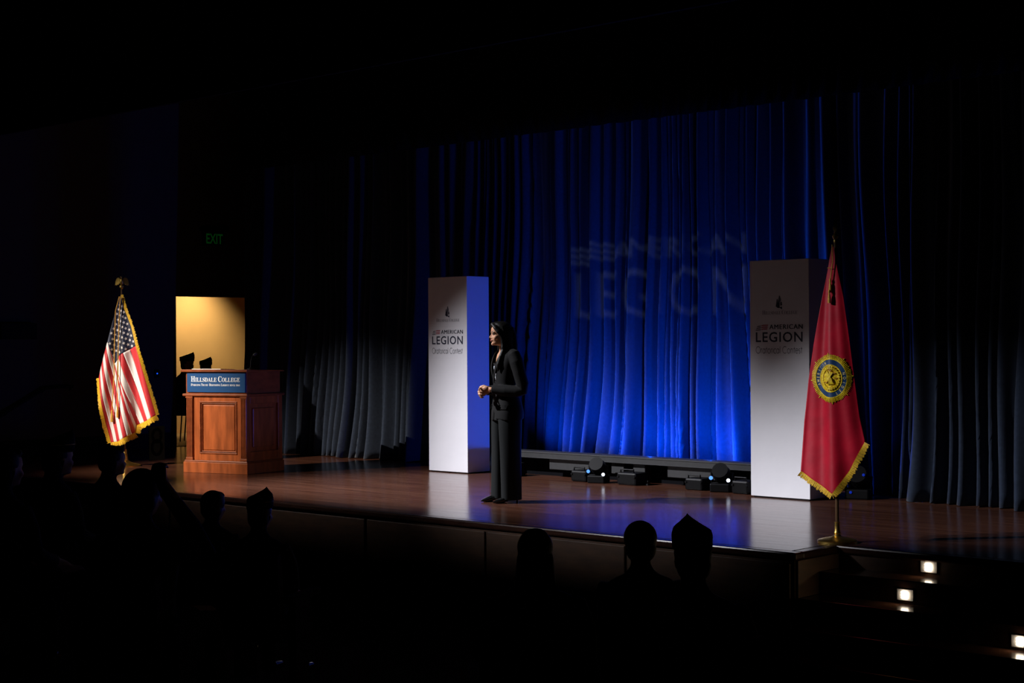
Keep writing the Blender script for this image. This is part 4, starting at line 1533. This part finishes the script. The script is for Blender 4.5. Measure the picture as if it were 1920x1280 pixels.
def cap_mb():
    """folded garrison cap: two curved side walls meeting in a ridge that peaks fore and aft"""
    mb = MB()
    rings = []
    o = Vector((0, -.035, 1.075))
    for k, (wx, z, ln) in enumerate(((1.0, .145, .98), (1.03, .175, 1.0), (1.05, .205, 1.02), (1.0, .222, 1.02), (.66, .232, 1.0), (.10, .240, .98))):
        ring = []
        for q in range(36):
            a = 2 * math.pi * q / 36
            c_, s_ = math.cos(a), math.sin(a)
            f = k / 5
            y = (.118 if s_ > 0 else .112) * s_ * ln
            dip = f * (.010 * max(0, -s_) ** 3 + .004 * max(0, s_) ** 3 - .002 * (1 - abs(s_)) - .032 * s_)
            ring.append(o + Vector((.083 * wx * abs(c_) ** .8 * (1 if c_ > 0 else -1) * (1 - .25 * f * abs(s_)), y + .008, z + dip)))
        rings.append(ring)
    return mb.loft(rings)


def hair_mb(vol=1.0, long=False):
    mb = MB()
    o = Vector((0, -.035, 1.075))
    mb.ball(o + Vector((0, .022, .140)), (.084 * vol, .098 * vol, .086 * vol))
    mb.ball(o + Vector((0, .040, .085)), (.078 * vol, .074 * vol, .075 * vol))
    mb.ball(o + Vector((0, -.045, .185)), (.062, .042, .034))
    if long:
        mb.loft([[o + Vector((p.x, p.y + .045, p.z)) for p in ellring(z, w, d, d, 20)] for z, w, d in ((.10, .085, .06), (.02, .092, .055), (-.05, .10, .045), (-.10, .09, .03))])
    return remesh(mb, 0.009, 3, 0.5, 'hair')


cap_me = cap_mb().mesh('cap')
pip = MB()
o_ = Vector((0, -.035, 1.075))
for sx in (-1, 1):
    pip.tube([o_ + Vector((sx * .084 * math.cos(R(a)) ** .8, .112 * math.sin(R(a)) + .006, .192 + (.02 if abs(a) > 70 else 0))) for a in range(-80, 81, 16)], .0028, 6)
pip_me = pip.mesh('piping')
hair_me = {0: hair_mb(1.0), 1: hair_mb(1.0, True), 2: hair_mb(1.08)}


def seat_meshes():
    cushion = MB().box(-.25, .25, -.26, .22, .37, .455).mesh('cushion')
    bk = MB()
    bk.loft([[Vector((x, .17 + .10 * (z - .4) + y, z)) for x, y in ((-.25, .0), (.25, .0), (.25, .07), (-.25, .07))] for z in (.40, .60, .80, .90)])
    back = bk.mesh('backrest')
    arm = MB().box(-.03, .03, -.24, .20, .60, .64).mesh('armrest')
    leg = MB().box(-.025, .025, -.06, .14, 0.0, .60).mesh('leg')
    return cushion, back, arm, leg


SEAT = seat_meshes()


def place_seat(loc, rz, label, group):
    t = thing('auditorium_seat', loc, rz, label, 'seat', group)
    link('cushion', SEAT[0], M['seatfab'], t)
    link('backrest', SEAT[1], M['seatfab'], t)
    for sx in (-1, 1):
        a = link('armrest', SEAT[2], M['seatfab'], t)
        a.location.x = sx * .28
        a = link('leg', SEAT[3], M['seatfab'], t)
        a.location.x = sx * .28
    return t


def place_person(loc, rz, label, head, sc=1.0, raised=False, group=None):
    t = thing('person', loc, rz, label, 'person', group)
    t.scale = (sc, sc, sc)
    b = link('body', body_b if raised else body_a, M['cloth1'], t, smooth=True)
    if head == 'cap':
        c = link('garrison_cap', cap_me, M['capm'], t, smooth=True)
        link('cap_piping', pip_me, M['piping'], c)
        h = link('hair', hair_me[0], M['darkhair'], t, smooth=True)
        h.scale = (.97, .97, .97)
        h.location = (0, 0, .025)
    else:
        link('hair', hair_me[head], M['darkhair'], t, smooth=True)
    return t



# head position, floor-to-crown height, head kind, label
AUD = [
    (-5.307, -2.035, 0.649, 0, 'seated spectator with short hair in silhouette in front of the striped flag stand', False),
    (-1.289, -4.441, 0.788, 2, 'seated spectator with one arm raised, holding up the numbered card', True),
    (-4.569, -2.988, 0.829, 'cap', 'seated spectator in a peaked cap in silhouette near the wall handrail', False),
    (-2.580, -3.020, 0.496, 2, 'seated spectator whose hair barely rises over the stage edge below the lectern', False),
    (-1.750, -3.280, 0.575, 'cap', 'seated spectator in a peaked cap next to the barely showing hair', False),
    (-3.573, -3.973, 0.797, 0, 'seated spectator with short hair beside the peaked cap near the handrail', False),
    (1.095, -3.105, 0.560, 2, 'seated spectator with a smooth round head against the lit stage front', False),
    (1.978, -3.855, 0.704, 'cap', 'seated spectator in a peaked cap beside the smooth round head', False),
    (1.280, -4.096, 0.627, 1, 'seated spectator with longer hair below the standing woman', False),
]
for hx_, hy_, htop, kind, label, raised in AUD:
    h = htop - hall_z(hy_)
    k = (h - .455) / ((1.352 if kind == 'cap' else 1.300) - .455)
    dx, dy = -4.6 - hx_, 2.2 - hy_
    rz = math.atan2(dx, -dy)
    off = Matrix.Rotation(rz, 3, 'Z') @ Vector((0, -.02 * k, 0))
    x, y = hx_ - off.x, hy_ - off.y
    z = hall_z(y)
    place_seat((x, y, z), rz, 'dark seat under the ' + label.replace('seated ', '').replace(' in silhouette', '').replace(' barely rises over the stage edge', ' shows'), 'occupied auditorium seats')
    place_person((x, y, z + .455 * (1 - k)), rz, label, kind, k, raised)
    if raised:
        m = Matrix.Translation((x, y, z + .455 * (1 - k))) @ Matrix.Rotation(rz, 4, 'Z') @ Matrix.Scale(k, 4)
        p = m @ Vector((-.070, -.035, 1.36))
        ct = thing('number_card', p, ALPHA + R(54), 'white card with the number 8 held up by a spectator', 'card')
        build(MB().box(-.055, .055, -.002, .002, -.02, .165), 'sheet', M['card'], ct)
        mb = MB()
        for cz, rr in ((.050, .034), (.114, .030)):
            stroke(mb, arc(0, cz, rr, rr * 1.15, 0, 360, 28), .017, lambda u, w: Vector((u, -.0032, w)))
        build(mb, 'numeral', M['ink'], ct)

# two people waiting on chairs in the lit hallway
for (px_, py_, h, rz, label, cl) in ((-14.19, 5.06, 1.375, R(112), 'seated person in a piped cap and dark jacket waiting in the lit doorway', 'dark stacking chair in the doorway nearest the door edge'),
                                    (-14.45, 5.60, 1.30, R(100), 'seated person in a peaked cap, only the cap showing above the lectern', 'dark stacking chair in the doorway hidden behind the lectern')):
    k = (h - .455) / (1.352 - .455)
    off = Matrix.Rotation(rz, 3, 'Z') @ Vector((0, -.02, 0))
    x, y = px_ - off.x, py_ - off.y
    place_person((x, y, .455 * (1 - k)), rz, label, 'cap', k)
    t = thing('stacking_chair', (x, y, 0), rz, cl, 'chair')
    build(MB().box(-.22, .22, -.24, .22, .415, .455), 'seat', M['seatfab'], t, bevel=.012)
    build(MB().loft([[Vector((xx, .20 + .10 * (z - .4) + yy, z)) for xx, yy in ((-.20, 0), (.20, 0), (.20, .03), (-.20, .03))] for z in (.58, .75, .88)]), 'backrest', M['seatfab'], t, bevel=.008)
    for sx in (-1, 1):
        build(MB().tube([(sx * .20, -.21, .42), (sx * .21, -.23, 0)], .011, 8), 'leg', M['steel'], t)
        build(MB().tube([(sx * .20, .26, .88), (sx * .20, .20, .42), (sx * .21, .24, 0)], .011, 8), 'leg', M['steel'], t)

# ------------------------------------------------------------------ step lights, signs and rails
for x, y, z, label in ((0.70, 0.58, -0.092, 'square lit step light in the top riser'), (0.674, 0.30, -0.252, 'square lit step light in the second riser'), (1.63, 0.02, -0.412, 'square lit step light in the third riser beside the hall floor')):
    t = thing('step_light', (x, y, z), 0, label, 'light')
    build(MB().box(-.062, .062, -.008, .006, -.038, .038), 'plate', M['frost'], t, bevel=.002)
    ln = build(MB().box(-.023, .023, -.022, -.006, -.024, .024), 'lens', M['warmled'], t)
    lamp('step_light_glow', 'SPOT', (x, y - .030, z), (x - .35, y - .5, z - .12), 1.3, (1.0, 0.74, 0.42), 0.02, 130, 0.6)
    for q in range(2):
        zz = -.009 + q * .018
        build(MB().box(-.028, .028, -.0255, -.0215, zz - .001, zz + .001), 'louvre', M['steel'], ln)

t = thing('exit_sign', (X0, 4.94, 3.06), 0, 'dark exit sign with dim green letters on the side wall', 'sign')
build(MB().box(0.0, 0.05, -.20, .20, -.105, .115), 'housing', M['black'], t, bevel=.004)
build(MB().box(0.0, 0.09, -.24, .24, .115, .14), 'canopy', M['black'], t, bevel=.004)
mb = fit_text(MB(), 'EXIT', (-.15, .15, -.075, .075), lambda u, w: Vector((.052, u, w)), offset=.02)
build(mb, 'lettering', M['exitgreen'], t)

t = thing('wall_handrail', (X0, 0, 0), 0, 'dark handrail sloping along the unlit side wall', 'handrail')
P = [(.09, 1.2, .42), (.09, 1.55, .62), (.09, 2.10, .91), (.09, 2.52, .93)]
build(MB().tube(P, .02, 10), 'rail', M['black'], t, smooth=True)
for p in P[1:]:
    build(MB().tube([(-.002, p[1], p[2] - .06), (.09, p[1], p[2])], .009, 8), 'bracket', M['fixt'], t)
t = thing('wall_cabinet', (X0, 1.70, 1.57), 0, 'flat black box fixed high on the unlit side wall', 'box')
build(MB().box(-.002, .12, -.26, .26, 0, .22), 'body', M['black'], t, bevel=.006)
build(MB().box(.12, .126, -.24, .24, .02, .20), 'door', M['black'], t, bevel=.003)
t = thing('wall_control', (X0, 3.94, 1.077), 0, 'small wall control with a glowing blue indicator', 'control')
build(MB().box(-.002, .02, -.04, .04, -.06, .06), 'plate', M['black'], t, bevel=.003)
build(MB().ball((.022, 0, 0), (.006, .013, .010), n=10, m=6), 'indicator', M['ledblue'], t)
